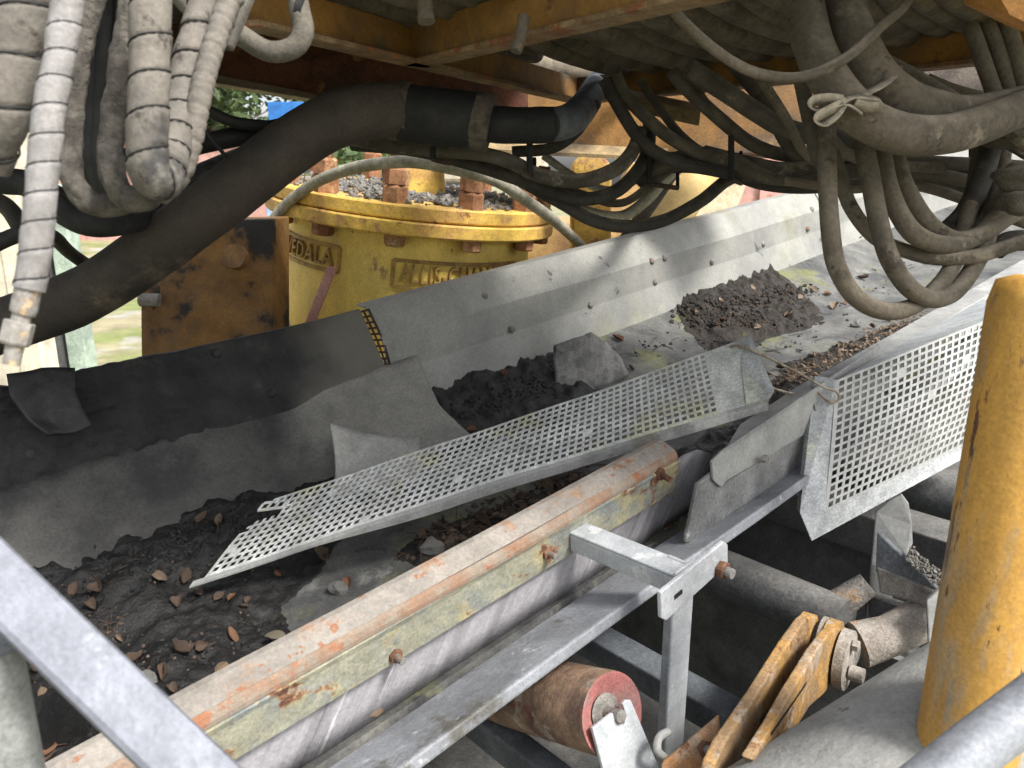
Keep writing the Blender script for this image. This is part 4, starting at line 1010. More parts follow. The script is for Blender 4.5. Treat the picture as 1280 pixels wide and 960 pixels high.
hose([(188, -40, .62), (188, 20, .62), (187, 90, .62), (185, 150, .615), (184, 195, .615), (190, 222, .62), (203, 222, .64), (213, 190, .67), (222, 145, .70), (234, 90, .72), (250, 30, .73), (266, -30, .74)], 22, 'hosegrey', 'fattest spiral wrapped hose folded into a tight hanging loop', G, 'spiral')
hose([(196, 246, .70), (222, 222, .70), (238, 180, .70), (248, 130, .70), (260, 80, .71), (276, 30, .72), (294, -20, .73)], 14, 'hosegrey', 'ribbed sleeved hose rising behind the tight loop to the clamp', G, 'ring')
hose([(215, -20, .80), (240, 10, .80), (270, 28, .80), (300, 44, .80), (335, 64, .80), (366, 60, .80), (379, 40, .80), (374, 10, .80), (366, -30, .80)], 13, 'hosemid2', 'plain dusty hose hooked in a short bend below the beam', None)
def clamp_plate():
    c = pd(285, 14, .74); root = thing('clamp_block', 'dusty clamp block with round bosses gripping the sleeved hoses', 'clamp', c)
    d = (pd(300, -25, .74) - pd(272, 42, .74)).normalized(); n_ = cf; e = d.cross(n_).normalized()
    cpl = MB().box(c, d * .034, e * .018, n_ * .007).build('plate', 'hosegrey', root, bevel=.004)
    for u, v in ((-.012, .004), (-.012, -.010), (.012, .004), (.012, -.010)):
        p = c + d * u + e * v - n_ * .007; MB().cyl(p, p - n_ * .004, .0055, .005, 14).build('boss', 'hosegrey', cpl)
        MB().cyl(p, p - n_ * .0045, .0025, .0025, 10).build('hole', 'black', cpl)
    o = MB().tube([pd(381, 14, .80), pd(372, 12, .80)], [.0125, .0125], 18).build('hose_clip', 'black', None); tag(o, 'black band clip round the short bent hose', 'hose clip')
clamp_plate()
# black hoses in silhouette behind them
G2 = 'black hoses behind the hanging bundle'
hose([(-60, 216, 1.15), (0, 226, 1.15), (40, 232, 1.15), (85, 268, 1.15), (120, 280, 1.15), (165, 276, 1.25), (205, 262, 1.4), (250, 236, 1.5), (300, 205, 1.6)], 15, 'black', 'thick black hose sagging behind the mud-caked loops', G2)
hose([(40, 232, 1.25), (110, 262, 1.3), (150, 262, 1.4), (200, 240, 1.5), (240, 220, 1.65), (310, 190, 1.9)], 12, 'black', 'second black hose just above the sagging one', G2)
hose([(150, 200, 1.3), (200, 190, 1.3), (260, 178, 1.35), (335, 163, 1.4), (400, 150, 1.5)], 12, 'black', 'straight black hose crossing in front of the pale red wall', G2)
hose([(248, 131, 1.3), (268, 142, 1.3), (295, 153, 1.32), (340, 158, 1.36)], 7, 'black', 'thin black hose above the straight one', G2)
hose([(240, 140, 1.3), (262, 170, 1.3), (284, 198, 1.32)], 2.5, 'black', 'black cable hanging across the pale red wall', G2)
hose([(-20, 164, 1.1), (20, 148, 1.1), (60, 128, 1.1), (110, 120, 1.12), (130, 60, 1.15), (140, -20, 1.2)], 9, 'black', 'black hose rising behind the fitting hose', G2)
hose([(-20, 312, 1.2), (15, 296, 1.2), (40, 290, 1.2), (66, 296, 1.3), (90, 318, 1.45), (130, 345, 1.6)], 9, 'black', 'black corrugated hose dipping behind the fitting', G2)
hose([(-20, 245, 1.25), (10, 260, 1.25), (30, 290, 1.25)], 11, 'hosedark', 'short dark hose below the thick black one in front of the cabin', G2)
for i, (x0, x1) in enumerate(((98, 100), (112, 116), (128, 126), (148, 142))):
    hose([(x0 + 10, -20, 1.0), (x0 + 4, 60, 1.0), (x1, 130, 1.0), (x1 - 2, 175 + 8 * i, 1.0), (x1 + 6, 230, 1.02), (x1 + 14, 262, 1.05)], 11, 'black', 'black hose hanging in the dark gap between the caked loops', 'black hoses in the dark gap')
# the big hose and its taped joint
def big_hose():
    root = thing('big_hose', 'very thick grimy hose sweeping up to a black taped joint and elbow', 'hose', pd(250, 300, 1.3))
    P = [(-60, 428, 1.36), (0, 408, 1.35), (70, 384, 1.34), (128, 356, 1.33), (190, 314, 1.32), (258, 264, 1.32), (312, 222, 1.32), (360, 185, 1.32), (410, 154, 1.33), (452, 141, 1.34), (498, 137, 1.36)]
    hose(P, 34, 'bigh', '', name='sleeve', parent=root, seg=32)
    a = lambda x, y, k=1.37: pd(x, y, k)
    def fn(ln, an, rr, p): return rr * (1 + .05 * noise.noise(p * 40))
    MB().tube(resample([a(488, 138), a(496, 139), a(504, 140), a(512, 141)], .006), .0505, 30, True, True, fn).build('tape_edge', 'tape', root)
    MB().tube(resample(spline([a(500, 141), a(545, 146), a(605, 152)], 6), .01), .0490, 30, True, True, fn).build('tape_wrap', 'black', root)
    MB().tube(resample([a(592, 150), a(600, 152), a(614, 155)], .006), .0500, 30, True, True, fn).build('tape_edge', 'tape', root)
    MB().tube(resample(spline([a(600, 155), a(650, 157), a(692, 156)], 6), .01), [.031] * 200, 28, True, True, fn).build('cuff', 'black', root)
    MB().tube(resample(spline([a(684, 156), a(702, 154, 1.40), a(718, 146, 1.46), a(732, 130, 1.62), a(742, 112, 1.9), a(748, 98, 2.3)], 8), .008), .030, 28, True, True).build('elbow', 'elb', root)
    for x in (541, 600):
        pass
big_hose()
hose([(318, 306, 2.62), (342, 274, 2.6), (362, 252, 2.55), (395, 228, 2.45), (435, 212, 2.36), (480, 204, 2.3), (520, 203, 2.28), (570, 212, 2.28), (620, 226, 2.3), (660, 252, 2.4), (700, 282, 2.65), (745, 325, 3.2)], 7, 'hosepale', 'pale hose arching in front of the crusher flange')
# right of it: bundle of supply hoses
G3 = 'supply hoses sagging towards the crusher'
hose([(430, 172, 1.55), (480, 180, 1.5), (540, 187, 1.48), (600, 192, 1.46), (640, 203, 1.45), (674, 219, 1.45), (724, 226, 1.45), (768, 212, 1.47), (790, 190, 1.5), (800, 165, 1.55)], 9, 'hosemid', 'dusty hose running under the taped joint and rising beside the beam', G3)
hose([(440, 180, 1.6), (520, 188, 1.58), (600, 208, 1.55), (680, 235, 1.53), (724, 249, 1.53), (768, 240, 1.53), (798, 212, 1.55), (810, 185, 1.58), (812, 150, 1.6)], 8.5, 'hosedark', 'dark hose with the second deepest sag before the crusher', G3)
hose([(610, 205, 1.7), (647, 216, 1.7), (690, 243, 1.68), (724, 262, 1.66), (774, 271, 1.66), (808, 250, 1.68), (830, 226, 1.7), (860, 205, 1.72), (905, 200, 1.74)], 7, 'hosepale', 'pale hose threaded between the dark sagging ones', G3)
hose([(640, 220, 1.6), (700, 253, 1.56), (740, 275, 1.54), (781, 283, 1.53), (828, 276, 1.53), (875, 252, 1.54), (908, 226, 1.56), (940, 214, 1.58)], 8, 'hosedark', 'dark hose with the deepest sag just above the skirt wall', G3)
hose([(640, 190, 1.5), (690, 185, 1.5), (720, 165, 1.52), (745, 130, 1.55)], 7, 'hosedark', 'short dark hose curving up beside the elbow', G3)
hose([(756, 100, 1.5), (768, 124, 1.5), (801, 175, 1.5), (842, 201, 1.5), (905, 215, 1.5), (950, 222, 1.5)], 8, 'hosedark', 'black hose dropping from the frame corner into the clamp', G3)
hose([(770, 95, 1.5), (784, 122, 1.5), (828, 165, 1.5), (872, 191, 1.5), (912, 203, 1.5), (960, 212, 1.52)], 8, 'hosemid', 'dusty hose dropping from the frame corner above the black one', G3)
hose([(840, 90, 1.4), (862, 114, 1.42), (899, 148, 1.45), (942, 181, 1.48), (989, 195, 1.5), (1040, 192, 1.5)], 8.5, 'hosemid', 'hose slanting down below the long beam', G3)
hose([(860, 85, 1.35), (895, 107, 1.37), (936, 134, 1.4), (976, 158, 1.4), (1020, 170, 1.4), (1070, 178, 1.4)], 12, 'hosemid', 'fatter hose slanting down below the long beam', G3)
hose([(915, 75, 1.4), (936, 101, 1.42), (962, 134, 1.44), (983, 175, 1.46), (1005, 200, 1.46), (1040, 210, 1.46)], 10, 'hosemid', 'steep hose crossing behind the fatter slanting one', G3)
G4 = 'hoses in the horizontal run above the belt'
hose([(800, 232, 1.6), (818, 212, 1.58), (855, 197, 1.55), (909, 200, 1.5), (959, 220, 1.48), (1023, 222, 1.46), (1072, 214, 1.45), (1150, 220, 1.45), (1244, 247, 1.45), (1300, 262, 1.45)], 10, 'hosemid', 'horizontal hose along the bottom of the bundle', G4)
hose([(812, 222, 1.64), (840, 208, 1.62), (900, 212, 1.56), (960, 230, 1.52), (1030, 232, 1.5), (1090, 222, 1.5), (1160, 232, 1.5), (1250, 262, 1.5), (1310, 280, 1.5)], 9, 'hosedark', 'dark horizontal hose under the bundle', G4)
hose([(880, 190, 1.55), (940, 205, 1.5), (985, 212, 1.46), (1030, 204, 1.44), (1060, 190, 1.44)], 9, 'hosemid', 'hose bending up out of the horizontal bundle', G4)
hose([(800, 205, 1.62), (830, 200, 1.6), (870, 198, 1.58), (920, 208, 1.56), (1000, 224, 1.54), (1080, 224, 1.54)], 9, 'hosedark', 'dark hose behind the horizontal bundle', G4)
hose([(1060, 190, 1.42), (1119, 201, 1.42), (1180, 204, 1.42), (1244, 207, 1.42), (1310, 212, 1.42)], 8.5, 'hosemid', 'level hose just under the fat tied hoses', G4)
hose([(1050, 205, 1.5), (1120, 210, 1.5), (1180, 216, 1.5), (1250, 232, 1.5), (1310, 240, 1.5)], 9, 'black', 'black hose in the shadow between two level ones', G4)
hose([(1100, 216, 1.4), (1170, 219, 1.4), (1225, 230, 1.4), (1300, 250, 1.4)], 8, 'hosemid', 'dusty hose leading into the rubber boot', G4)
hose([(720, 350, 3.4), (770, 312, 3.1), (808, 262, 2.7), (835, 215, 1.85)], 9, 'hosemid', 'hose rising from behind the wall into the clamps', G3)
for pts, r_, m_, lab in (
    ([(680, 195, 1.66), (720, 222, 1.64), (762, 238, 1.63), (800, 222, 1.64), (832, 198, 1.66), (880, 188, 1.68)], 5, 'hosepale', 'thin pale line rising between the sagging hoses'),
    ([(640, 206, 1.6), (720, 240, 1.58), (775, 254, 1.57), (815, 230, 1.58), (850, 208, 1.6), (930, 206, 1.6)], 5, 'hosemid', 'thin dusty line following the second deepest sag'),
    ([(800, 100, 1.56), (822, 132, 1.56), (852, 170, 1.56), (890, 196, 1.56), (945, 208, 1.56)], 5.5, 'hosemid', 'thin line dropping from the long beam into the black clamp'),
    ([(865, 100, 1.52), (884, 130, 1.52), (918, 165, 1.53), (962, 186, 1.53), (1015, 194, 1.54)], 5, 'hosedust', 'thin dusty line slanting beside the fatter hoses'),
    ([(945, 90, 1.3), (962, 115, 1.3), (985, 152, 1.32), (1002, 186, 1.34), (1025, 206, 1.36)], 6, 'hosedust', 'thin steep line in front of the crossing hose'),
    ([(980, 226, 1.44), (1060, 236, 1.42), (1120, 230, 1.41), (1180, 240, 1.4), (1250, 268, 1.4), (1310, 290, 1.4)], 6, 'hosedust', 'thin dusty line along the underside of the level run'),
    ([(1005, 130, 1.22), (1038, 172, 1.24), (1062, 194, 1.28), (1112, 206, 1.3), (1180, 210, 1.32)], 7, 'hosedust', 'dusty line ducking behind the lowest loop into the level run'),
    ([(1120, 98, 1.3), (1180, 132, 1.28), (1230, 162, 1.26), (1290, 198, 1.26)], 6, 'hosemid', 'thin dusty line under the straight slanting hose'),
    ([(1122, 205, 1.28), (1142, 252, 1.28), (1168, 284, 1.28), (1202, 288, 1.29), (1230, 262, 1.3), (1246, 205, 1.32), (1250, 150, 1.33)], 9, 'hosemid', 'shaded hose loop behind the short loops')):
    hose(pts, r_, m_, lab, 'thin lines among the supply hoses')
# clamps on the bundle
def strap(x, y0, y1, k, wx, label):
    root = thing('hose_clamp', label, 'clamp', pd(x, y1, k), 'steel clamps round the hose bundle')
    MB().tube([pd(x, y0, k - .03), pd(x, y1, k - .03)], .006, 8).build('strap', 'black', root)
    MB().tube([pd(x, y1, k - .03), pd(x + wx, y1 + 5, k + .03)], .005, 8).build('crossbar', 'rustb', root)
    MB().tube([pd(x + wx, y1 + 5, k + .03), pd(x + wx, y0 + 20, k + .05)], .004, 8).build('strap', 'black', root)
strap(914, 170, 224, 1.48, 12, 'black clamp on the horizontal hose bundle below the long beam')
strap(811, 184, 230, 1.58, 36, 'rusty U clamp where hoses bend towards the crusher')
strap(662, 178, 216, 1.45, 6, 'thin wire hanger on the hose beside the taped joint')
strap(541, 184, 199, 1.46, 20, 'small rusty hook under the taped joint')

# tied fat pair
G5 = 'fat dusty hoses tied together'
hose([(985, -60, 1.08), (1003, 0, 1.06), (1016, 55, 1.04), (1040, 104, 1.02), (1075, 144, 1.0), (1125, 167, 1.0), (1181, 168, 1.02), (1231, 154, 1.06), (1290, 130, 1.12)], 24, 'hosedust', 'lower of two fat dusty hoses, bending away below the cloth tie', G5, seg=32)
hose([(1036, -60, 1.09), (1053, 0, 1.07), (1069, 47, 1.05), (1094, 94, 1.04), (1128, 124, 1.04), (1166, 138, 1.06), (1212, 144, 1.10), (1280, 130, 1.16)], 24.5, 'hosedust', 'upper of two fat dusty hoses with the cloth tie', G5, seg=32)
def bow():
    root = thing('cloth_tie', 'dusty webbing strap tied in a bow around the two fat hoses', 'strap', pd(1075, 140, .96))
    k = .955
    def ribbon(pts, w, name):
        P = spline([pd(*p) for p in pts], 8); mb = MB(); vs = []
        for i, p in enumerate(P):
            d = (P[min(i + 1, len(P) - 1)] - P[max(i - 1, 0)]).normalized(); e = d.cross(cf).normalized(); e = (e * .6 + cf * .8).normalized(); vs += [p - e * w, p + e * w]
        mb.add(vs, [(2 * i, 2 * i + 1, 2 * i + 3, 2 * i + 2) for i in range(len(P) - 1)], True).build(name, 'strap', root, solid=.0014)
    ribbon([(1052, 126, k), (1036, 124, k - .01), (1018, 126, k - .012), (1012, 132, k - .01), (1020, 137, k), (1036, 134, k), (1052, 128, k)], .008, 'loop')
    ribbon([(1052, 130, k), (1036, 138, k - .012), (1022, 146, k - .014), (1020, 152, k - .01), (1030, 155, k), (1044, 144, k), (1052, 131, k)], .008, 'loop')
    ribbon([(1050, 128, k), (1066, 121, k), (1084, 122, k), (1098, 124, k), (1100, 132, k), (1086, 134, k), (1068, 130, k)], .007, 'loop')
    ribbon([(1050, 128, k), (1064, 132, k), (1078, 142, k)], .008, 'tail')
    ribbon([(1024, 128, 1.01), (1040, 128, .978), (1062, 124, .968), (1082, 116, .985), (1104, 104, .998), (1119, 90, 1.03), (1122, 82, 1.07)], .009, 'band')
    MB().dome(pd(1051, 128, k + .004), -cf, .007, .008).build('knot', 'strap', root)
bow()
hose([(820, -10, .95), (835, 7, .95), (875, 47, .95), (915, 77, .95), (952, 93, .95), (996, 97, .945), (1035, 85, .945), (1066, 66, .95), (1098, 36, .98), (1128, 10, 1.02), (1150, -25, 1.05)], 6.5, 'hosedust', 'thin loose cable drooping across the fat hoses')
# hanging loops at the right
G6 = 'dusty hoses hanging in loops over the belt'
hose([(1036, 110, 1.12), (1034, 156, 1.1), (1034, 219, 1.08), (1038, 287, 1.07), (1046, 333, 1.07), (1070, 372, 1.08), (1107, 389, 1.1), (1145, 381, 1.13), (1178, 352, 1.17), (1198, 315, 1.2), (1210, 270, 1.24), (1220, 220, 1.3), (1228, 165, 1.34), (1232, 120, 1.36)], 10.5, 'hosedust', 'hose making the lowest and widest hanging loop', G6)
hose([(1064, 120, 1.14), (1075, 162, 1.12), (1087, 219, 1.1), (1100, 285, 1.09), (1114, 327, 1.09), (1137, 360, 1.1), (1165, 374, 1.13), (1194, 364, 1.17), (1218, 332, 1.2), (1234, 295, 1.22), (1246, 240, 1.28), (1254, 190, 1.32), (1258, 140, 1.34)], 11, 'hosedust', 'hose making the second lowest hanging loop', G6)
hose([(1090, 140, 1.16), (1100, 184, 1.15), (1112, 240, 1.14), (1134, 283, 1.13), (1158, 301, 1.14), (1190, 306, 1.17), (1222, 295, 1.2), (1250, 265, 1.22), (1275, 235, 1.24), (1300, 210, 1.26)], 11.5, 'hosedust', 'hose in a short loop above the wide ones', G6)
hose([(1040, 190, 1.2), (1050, 219, 1.2), (1063, 258, 1.19), (1093, 296, 1.18), (1133, 314, 1.17), (1173, 323, 1.17), (1220, 320, 1.18), (1260, 308, 1.18), (1310, 292, 1.18)], 9, 'hosedust', 'hose swinging out level past the hanging loops towards the valve body', G6)
hose([(1108, 150, 1.19), (1118, 190, 1.19), (1133, 237, 1.18), (1162, 281, 1.17), (1196, 300, 1.18), (1232, 290, 1.2), (1265, 268, 1.22), (1310, 250, 1.24)], 11, 'hosedust', 'hose nested in the short loop over the belt', G6)
hose([(1188, 286, 1.26), (1208, 265, 1.26), (1224, 230, 1.26), (1236, 190, 1.27), (1240, 150, 1.28)], 13, 'hosedark', 'dark hose rising behind the short loops', G6)
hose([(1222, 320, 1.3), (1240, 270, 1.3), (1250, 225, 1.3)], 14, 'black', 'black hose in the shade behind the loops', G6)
hose([(1000, 95, 1.16), (1012, 150, 1.16), (1022, 195, 1.16), (1034, 215, 1.18)], 9, 'hosemid', 'hose descending behind the lowest loop', G6)
G7 = 'hoses dropping past the end of the long beam'
for i, pts in enumerate(([(1212, 30, 1.2), (1225, 66, 1.2), (1246, 125, 1.2), (1260, 164, 1.2)], [(1232, 25, 1.2), (1247, 62, 1.2), (1262, 110, 1.2), (1276, 160, 1.2)], [(1256, 20, 1.19), (1268, 60, 1.19), (1280, 110, 1.19), (1292, 160, 1.19)])):
    hose(pts, 9.5, 'hosedust', 'dusty hose hanging straight down past the long beam beside its twins', G7)
hose([(1090, 70, 1.25), (1119, 83, 1.23), (1181, 118, 1.2), (1241, 154, 1.18), (1300, 190, 1.18)], 9, 'hosedust', 'straight dusty hose slanting behind the fat pair', None)
hose([(1160, 98, 1.3), (1195, 112, 1.3), (1235, 122, 1.3), (1260, 120, 1.3)], 6, 'hosedust', 'thin pale hose behind the straight slanting one', None)
def boot():
    c = pd(1270, 222, 1.15); me = rock_mesh('rubber_boot', 31.0, .8, 3); me.materials.append(M['hosemid'])
    for p in me.polygons: p.use_smooth = True
    o = bpy.data.objects.new('rubber_boot', me); COL.objects.link(o); o.location = c; o.scale = (.034, .03, .026); tag(o, 'bulging dusty rubber boot where the level hoses end', 'boot')
    c = pd(1268, 252, 1.16); o = bpy.data.objects.new('rubber_boot', me); COL.objects.link(o); o.location = c; o.scale = (.026, .03, .022); o.rotation_euler = (0, .3, 1); tag(o, 'smaller rubber boot tucked under the bulging one', 'boot')
    o = MB().box(pd(1237, 188, 1.5), cr * .026, cf * .03, cu * .036).build('black_block', 'black', bevel=.006); tag(o, 'black mounting block between the level hoses and fat pair', 'mounting block')
    me2 = rock_mesh('caked_lump', 41.0, .6, 3); me2.materials.append(M['hosemid'])
    o = bpy.data.objects.new('caked_joint', me2); COL.objects.link(o); o.location = pd(1266, 172, 1.2); o.scale = (.04, .04, .026); tag(o, 'dust-caked hose joint above the black mounting block', 'hose joint')
    o = MB().tube(spline([pd(1245, 312, 1.25), pd(1262, 302, 1.25), pd(1290, 300, 1.25)], 6), .017, 16).build('valve_body', 'hosedark'); tag(o, 'dark valve body under the hose that swings out level', 'valve')
boot()

# ------------------------------------------------------------------ overhead frame, deck, hoses on it
def overhead():
    root = thing('overhead_frame', 'grimy orange steel frame overhead carrying the hose bundle', 'frame', pz(700, 110, .20))
    def beam(p, q, hz, hw, m, name='beam'):
        d = (q - p).normalized(); e = d.cross(UP).normalized(); up = e.cross(d)
        mb = MB(); mb.bar(p + up * hz, q + up * hz, e * hw * .18, up * hz); mb.build(name, m, root, bevel=.002)
        mb = MB(); mb.bar(p + e * hw * .4, q + e * hw * .4, e * hw, up * .004); return mb.build('flange', 'beamf', root, bevel=.0015)
    z = .19
    beam(pz(300, 30, z), pz(722, 128, z), .030, .022, 'beam')
    beam(pz(716, 128, z), pz(1330, 66, z), .030, -.026, 'beam')
    beam(pz(512, 80, z), pz(900, -12, z), .030, -.024, 'beam')
    # stub bar across the frame and the tan cover strip below the corner
    MB().prism([pd(x, y, k) for x, y, k in ((784, 120, 1.8), (876, 139, 1.75), (874, 158, 1.75), (784, 138, 1.8))], Vector((.01, .05, .02))).build('cover_strip', 'cream2', root, bevel=.002)
    MB().prism([pd(1235, -30, .9), pd(1330, -30, .9), pd(1330, 52, .9), pd(1262, 18, .9)], Vector((0, .1, .03))).build('corner_plate', 'orngl', root)
    d = thing('deck_plate', 'dark steel deck plate above the overhead hoses', 'deck', Vector((.2, 1.6, CZ + .36)))
    MB().box(Vector((-.25, 1.40, CZ + .375)), Vector((1.65, 0, 0)), Vector((0, .60, 0)), Vector((0, 0, .004))).build('plate', 'darkdeck', d)  # cover above the hoses, sized for the shade it casts
    MB().prism([Vector((-1.9, 2.003, CZ + .372)), Vector((.12, 2.003, CZ + .372)), Vector((.12, 2.27, CZ + .372)), Vector((-1.9, 2.05, CZ + .372))], UP * .008).build('end_plate', 'darkdeck', d)  # added to shade the brown cross beam, cut clear of the crusher
    for i, x in enumerate((-1.3, -.5, .45, 1.3)):
        MB().bar(Vector((x, .85, CZ + .355)), Vector((x, 1.98, CZ + .355)), Vector((.02, 0, 0)), UP * .012).build('rib', 'darkdeck', d)
overhead()
def deckhose(x0, y0, x1, y1, z0, z1, r, bow_=.03, lab='', m='hosed2'):
    a, b = pz(x0, y0, z0), pz(x1, y1, z1); mid = (a + b) / 2 + Vector((0, 0, -bow_)); d = (b - a).normalized()
    P = spline([a - d * .25 + UP * .05, a, mid, b, b + d * .3 + UP * .03], 10)
    def fn(ln, an, rr, p): return rr * (1 + .03 * noise.noise(p * 20))
    o = MB().tube(resample(P, .02), r, 16, True, True, fn).build('deck_hose', m)
    tag(o, lab, 'hose', 'hoses packed on the overhead frame')
for i in range(9):          # inside the right-hand bay, from the middle beam over the long beam
    x0 = 690 + i * 42; y0 = 36 - i * 6; deckhose(x0 - 30, y0 + 8, 800 + i * 46, 88 - i * 6, .265 + .012 * (i % 2), .262, .021 + .004 * (i % 3), .012, 'dusty brown hose packed above the long beam beyond the middle beam')
for i in range(5):          # left bay
    deckhose(388 + i * 34, -6 - 14 * i, 600 + i * 40, 60 - i * 17, .275 + .01 * (i % 2), .275, .026, .01, 'dusty brown hose packed in the dark bay before the middle beam')
for i in range(4):          # second layer, filling what shows between
    deckhose(470 + i * 90, 60 - i * 26, 760 + i * 90, 92 - i * 14, .315, .315, .030, .0, 'thick brown hose in the upper layer under the deck plate')
for i in range(6):
    deckhose(1080 + i * 34, -10 - 4 * i, 1150 + i * 40, 36 - i * 4, .262, .262, .024, .008, 'dusty brown hose packed above the long beam behind the fat pair')
# two hose ends poking down
for pts, lab in (([(528, -20, 1.05), (531, 6, 1.05), (533, 27, 1.05)], 'cut hose end poking down from the left bay of the frame'), ([(655, 20, 1.02), (652, 40, 1.02), (645, 64, 1.02)], 'flat strap end dangling below the middle beam')):
    root = thing('hose_end', lab, 'hose', pd(pts[-1][0], pts[-1][1], 1.03))
    P = [pd(*p) for p in pts]
    MB().tube(resample(spline(P, 6), .006), .0105 if pts[0][0] < 600 else .008, 16).build('sleeve', 'hosedust', root)
    MB().tube([P[-1] - (P[-1] - P[1]) * .35, P[-1] + (P[-1] - P[1]) * .02], .0118 if pts[0][0] < 600 else .0085, 16).build('collar', 'hosedust', root)

# brown beam behind, with its pale lower flange; orange box beam further right
def back_beams():
    root = thing('brown_cross_beam', 'dark brown cross beam with cream lower flange behind the big hose', 'beam', pd(400, 150, 1.9))
    MB().prism([pd(x, y, k) for x, y, k in ((170, 28, 1.9), (660, 30, 2.1), (660, 175, 2.1), (266, 98, 1.9), (170, 84, 1.86))], Vector((0, .02, 0))).build('web', 'brown', root)
    MB().prism([pd(x, y, k) for x, y, k in ((170, 84, 1.86), (266, 97, 1.9), (450, 131, 2.0), (450, 138, 1.94), (262, 107, 1.84), (170, 90, 1.80))], UP * .008).build('flange', 'cream', root)
    box = thing('orange_box_beam', 'worn orange box beam behind the hoses at the frame corner', 'beam', pd(850, 200, 2.6))
    P = [pd(x, y, k) for x, y, k in ((560, 90, 2.75), (1030, 70, 2.45), (1030, 196, 2.45), (830, 193, 2.57), (560, 178, 2.75))]
    MB().prism(P, Vector((0, .3, 0))).build('side', 'tanor', box, bevel=.01)
    MB().prism([pd(x, y, k) for x, y, k in ((560, 172, 2.74), (835, 186, 2.56), (835, 197, 2.52), (560, 184, 2.70))], Vector((0, .0, -.012))).build('bottom_flange', 'cream2', box)
back_beams()

# ------------------------------------------------------------------ machine parts beyond the hoses
def beyond():
    k = 3.1; a = pd(714, 330, k)
    o = MB().prism([pd(x, y, k) for x, y in [(716, 340), (714, 225)] + [(740 - 25 * math.cos(t * math.pi / 10), 214 - 22 * math.sin(t * math.pi / 10)) for t in range(11)] + [(764, 330)]], Vector((0, .12, 0))).build('round_lug', 'yelf', bevel=.01)
    tag(o, 'round-topped rusty yellow lug standing behind the crusher flange', 'lug')
    o = MB().prism([pd(x, y, 3.3) for x, y in ((762, 260), (790, 200), (806, 214), (800, 300), (762, 330))], Vector((0, .1, 0))).build('brown_gusset', 'brownl', bevel=.006)
    tag(o, 'brown gusset plate beside the round yellow lug', 'gusset')
    o = MB().tube([pd(790, 340, 3.0), pd(858, 240, 3.1), pd(890, 190, 3.2)], .085, 28).build('tan_chute_pipe', 'tan'); tag(o, 'tan slanting pipe rising behind the sagging hoses', 'pipe')
    o = MB().prism([pd(x, y, 3.6) for x, y in ((860, 215), (940, 215), (905, 300), (840, 300))], Vector((0, .1, 0))).build('cream_chute', 'cream', bevel=.006); tag(o, 'cream chute plate behind the tan pipe', 'chute')
    o = MB().box(pd(740, 350, 3.9), cr * .5, Vector((0, .3, 0)), UP * .30).build('brown_housing', 'brownl', bevel=.02); tag(o, 'rusty brown machine housing behind the tan pipe', 'housing')
    o = MB().box(pd(590, 205, 4.4), cr * .42, Vector((0, .3, 0)), UP * .10).build('cream_hopper', 'creamw', bevel=.02); tag(o, 'pale cream hopper rim behind the crusher top', 'hopper')
beyond()
o = MB().prism([pd(x, y, 1.95) for x, y in ((1080, 60), (1300, 60), (1300, 150), (1250, 140), (1130, 95))], Vector((0, .05, .01))).build('dark_gusset_plate', 'darkpl', bevel=.004); tag(o, 'dusty dark plate behind the hoses under the end of the long beam', 'plate')
o = MB().bar(pd(1040, 150, 1.9), pd(1300, 172, 1.8), cu * .02, cf * .03).build('grey_rail_bar', 'darkpl', bevel=.004); tag(o, 'grey bar crossing behind the fat pair of hoses', 'bar')

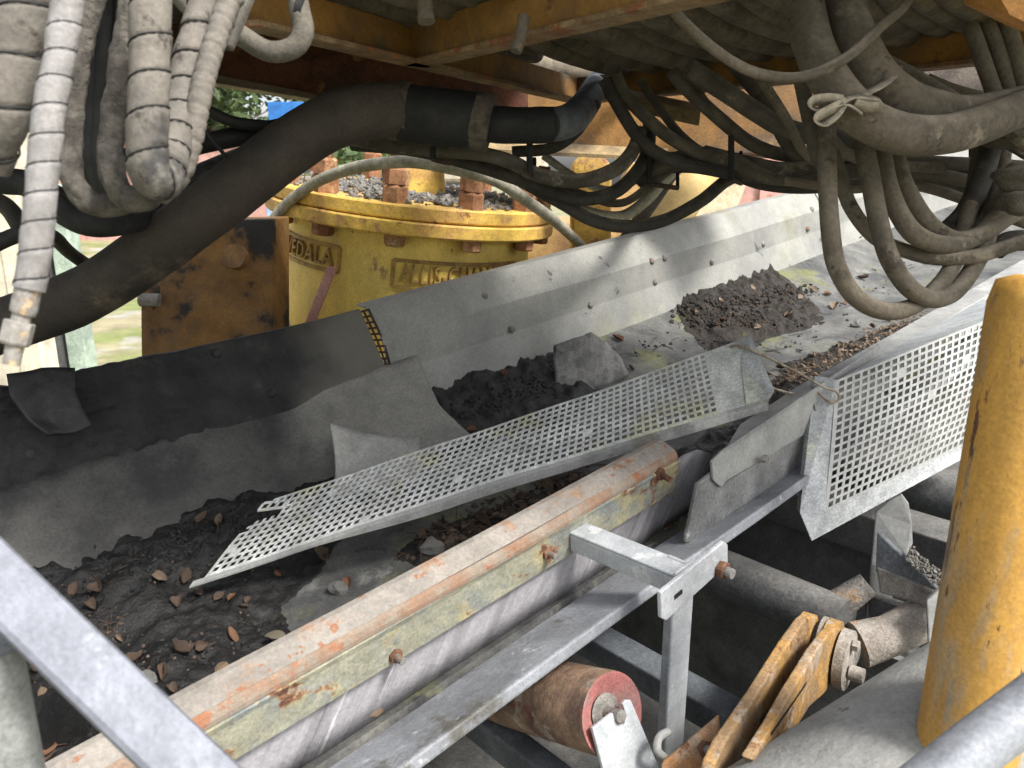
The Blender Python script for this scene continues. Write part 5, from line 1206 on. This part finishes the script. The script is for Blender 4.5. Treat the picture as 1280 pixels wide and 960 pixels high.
# ------------------------------------------------------------------ far yard: wall, boards, posts, trees
def far():
    y = 33.; x0, x1 = pd(40, 200, y / cf.y).x, pd(352, 200, y / cf.y).x; zt = 3.9
    root = thing('red_shed', 'pale red shed wall beyond the conveyor', 'shed', Vector(((x0 + x1) / 2, y + 2, 0)))
    MB().box(Vector(((x0 + x1) / 2, y + 2, zt / 2)), Vector(((x1 - x0) / 2, 0, 0)), Vector((0, 2, 0)), Vector((0, 0, zt / 2))).build('wall', 'pink', root, bevel=.02)
    MB().prism([Vector((x0 - .2, y - .2, zt + .01)), Vector((x1 + .2, y - .2, zt + .01)), Vector((x1 + .2, y + 2, zt + .5)), Vector((x0 - .2, y + 2, zt + .5))], UP * .06).build('roof', 'pink', root)
    c2 = pd(955, 215, 11); root = thing('red_hopper', 'pale red hopper seen under the hose bundle', 'hopper', Vector((c2.x, c2.y + .6, 0)))
    MB().box(Vector((c2.x, c2.y + .6, c2.z / 2 + .2)), Vector((1.3, 0, 0)), Vector((0, .6, 0)), Vector((0, 0, c2.z / 2 + .3))).build('body', 'pink', root, bevel=.03)
    for i in range(5): MB().box(Vector((c2.x - 1 + .5 * i, c2.y - .03, c2.z / 2 + .2)), Vector((.05, 0, 0)), Vector((0, .03, 0)), Vector((0, 0, c2.z / 2 + .2))).build('rib', 'pink', root)
    c3 = pd(15, 210, 7); root = thing('cream_cabin', 'cream panelled cabin wall behind the fitting hose', 'cabin', Vector((c3.x - .6, c3.y + .8, 0)))
    MB().box(Vector((c3.x - 1.05, c3.y + .3, 1.6)), Vector((1.05, 0, 0)), Vector((0, .3, 0)), Vector((0, 0, 1.4))).build('body', 'creamw', root, bevel=.02)
    for i in range(4): MB().box(Vector((c3.x - 1.75 + .52 * i, c3.y - .012, 1.6)), Vector((.02, 0, 0)), Vector((0, .012, 0)), Vector((0, 0, 1.35))).build('batten', 'creamw', root)
    p = pd(92, 370, 4.6); root = thing('pale_green_post', 'pale green painted post behind the big hose', 'post', Vector((p.x, p.y, 0)))
    MB().box(Vector((p.x, p.y, 1.28)), Vector((.055, 0, 0)), Vector((0, .06, 0)), UP * 1.28).build('post_body', 'palegreen', root, bevel=.008)
    MB().box(Vector((p.x - .10, p.y - .02, 1.2)), Vector((.015, 0, 0)), Vector((0, .04, 0)), UP * 1.2).build('edge_strip', 'darks', root)
    p = pd(348, 285, 6); o = MB().box(Vector((p.x, p.y, 1.2)), Vector((.07, 0, 0)), Vector((0, .05, 0)), UP * 1.25).build('blue_post', 'paleb', bevel=.01); tag(o, 'pale blue post between the yellow column and crusher', 'post')
    p = pd(358, 140, 14); root = thing('blue_board', 'blue board on a dark stand in front of the trees', 'board', Vector((p.x, p.y, 0)))
    MB().box(Vector((p.x, p.y, p.z)), Vector((.32, 0, 0)), Vector((0, .05, 0)), UP * .17).build('panel', 'blue', root, bevel=.01)
    MB().box(Vector((p.x, p.y + .08, p.z / 2)), Vector((.03, 0, 0)), Vector((0, .03, 0)), UP * (p.z / 2)).build('stand', 'darks', root)
    MB().box(Vector((p.x + .2, p.y + .08, p.z / 2)), Vector((.03, 0, 0)), Vector((0, .03, 0)), UP * (p.z / 2)).build('stand', 'darks', root)
far()
def tree(x, y, hgt, rad, seed, label):
    r2 = random.Random(seed); root = thing('tree', label, 'tree', Vector((x, y, 0)), 'trees beyond the yard')
    mb = MB(); mb.tube([Vector((x, y, -.1)), Vector((x + .1, y, hgt * .4)), Vector((x, y + .1, hgt * .9))], [.35, .22, .05], 10)
    for i in range(9):
        a = r2.uniform(0, 6.28); z = hgt * r2.uniform(.3, .75); d = Vector((math.cos(a), math.sin(a), .5)) * rad * .7
        mb.tube([Vector((x, y, z)), Vector((x, y, z)) + d * .6, Vector((x, y, z)) + d], [.06, .04, .015], 6)
    mb.build('trunk', 'bark', root)
    vs = []; fs = []
    cl = [(Vector((r2.gauss(0, .42), r2.gauss(0, .42), r2.uniform(-.9, 1)))) for _ in range(34)]
    for i in range(14000):
        c = r2.choice(cl); q = c + Vector((r2.gauss(0, .17), r2.gauss(0, .17), r2.gauss(0, .10)))
        p = Vector((x + q.x * rad, y + q.y * rad, hgt * .6 + q.z * hgt * .42)); s = r2.uniform(.16, .42)
        u = Vector((r2.gauss(0, 1), r2.gauss(0, 1), r2.gauss(0, .6))).normalized(); v = u.orthogonal().normalized()
        k = len(vs); vs += [p - u * s, p + v * s * .45, p + u * s, p - v * s * .45]; fs.append((k, k + 1, k + 2, k + 3))
    MB().add(vs, fs).build('crown', 'leaves', root)
tree(-17, 46, 15, 6, 1, 'leafy green tree showing left of the blue board')
tree(-27, 48, 17, 7, 2, 'leafy tree behind the cream cabin')
tree(-38, 46, 16, 7, 3, 'leafy tree furthest along beyond the cabin')
tree(-9, 52, 15, 6.5, 4, 'leafy tree standing behind the blue board')
tree(26, 46, 9, 6, 5, 'bright leafy tree beyond the upper end of the conveyor')
tree(36, 50, 10, 6, 6, 'leafy tree beyond the fat tied hoses')
def bush(): pass
for o in list(bpy.data.objects):
    if '_b' in o: del o['_b']
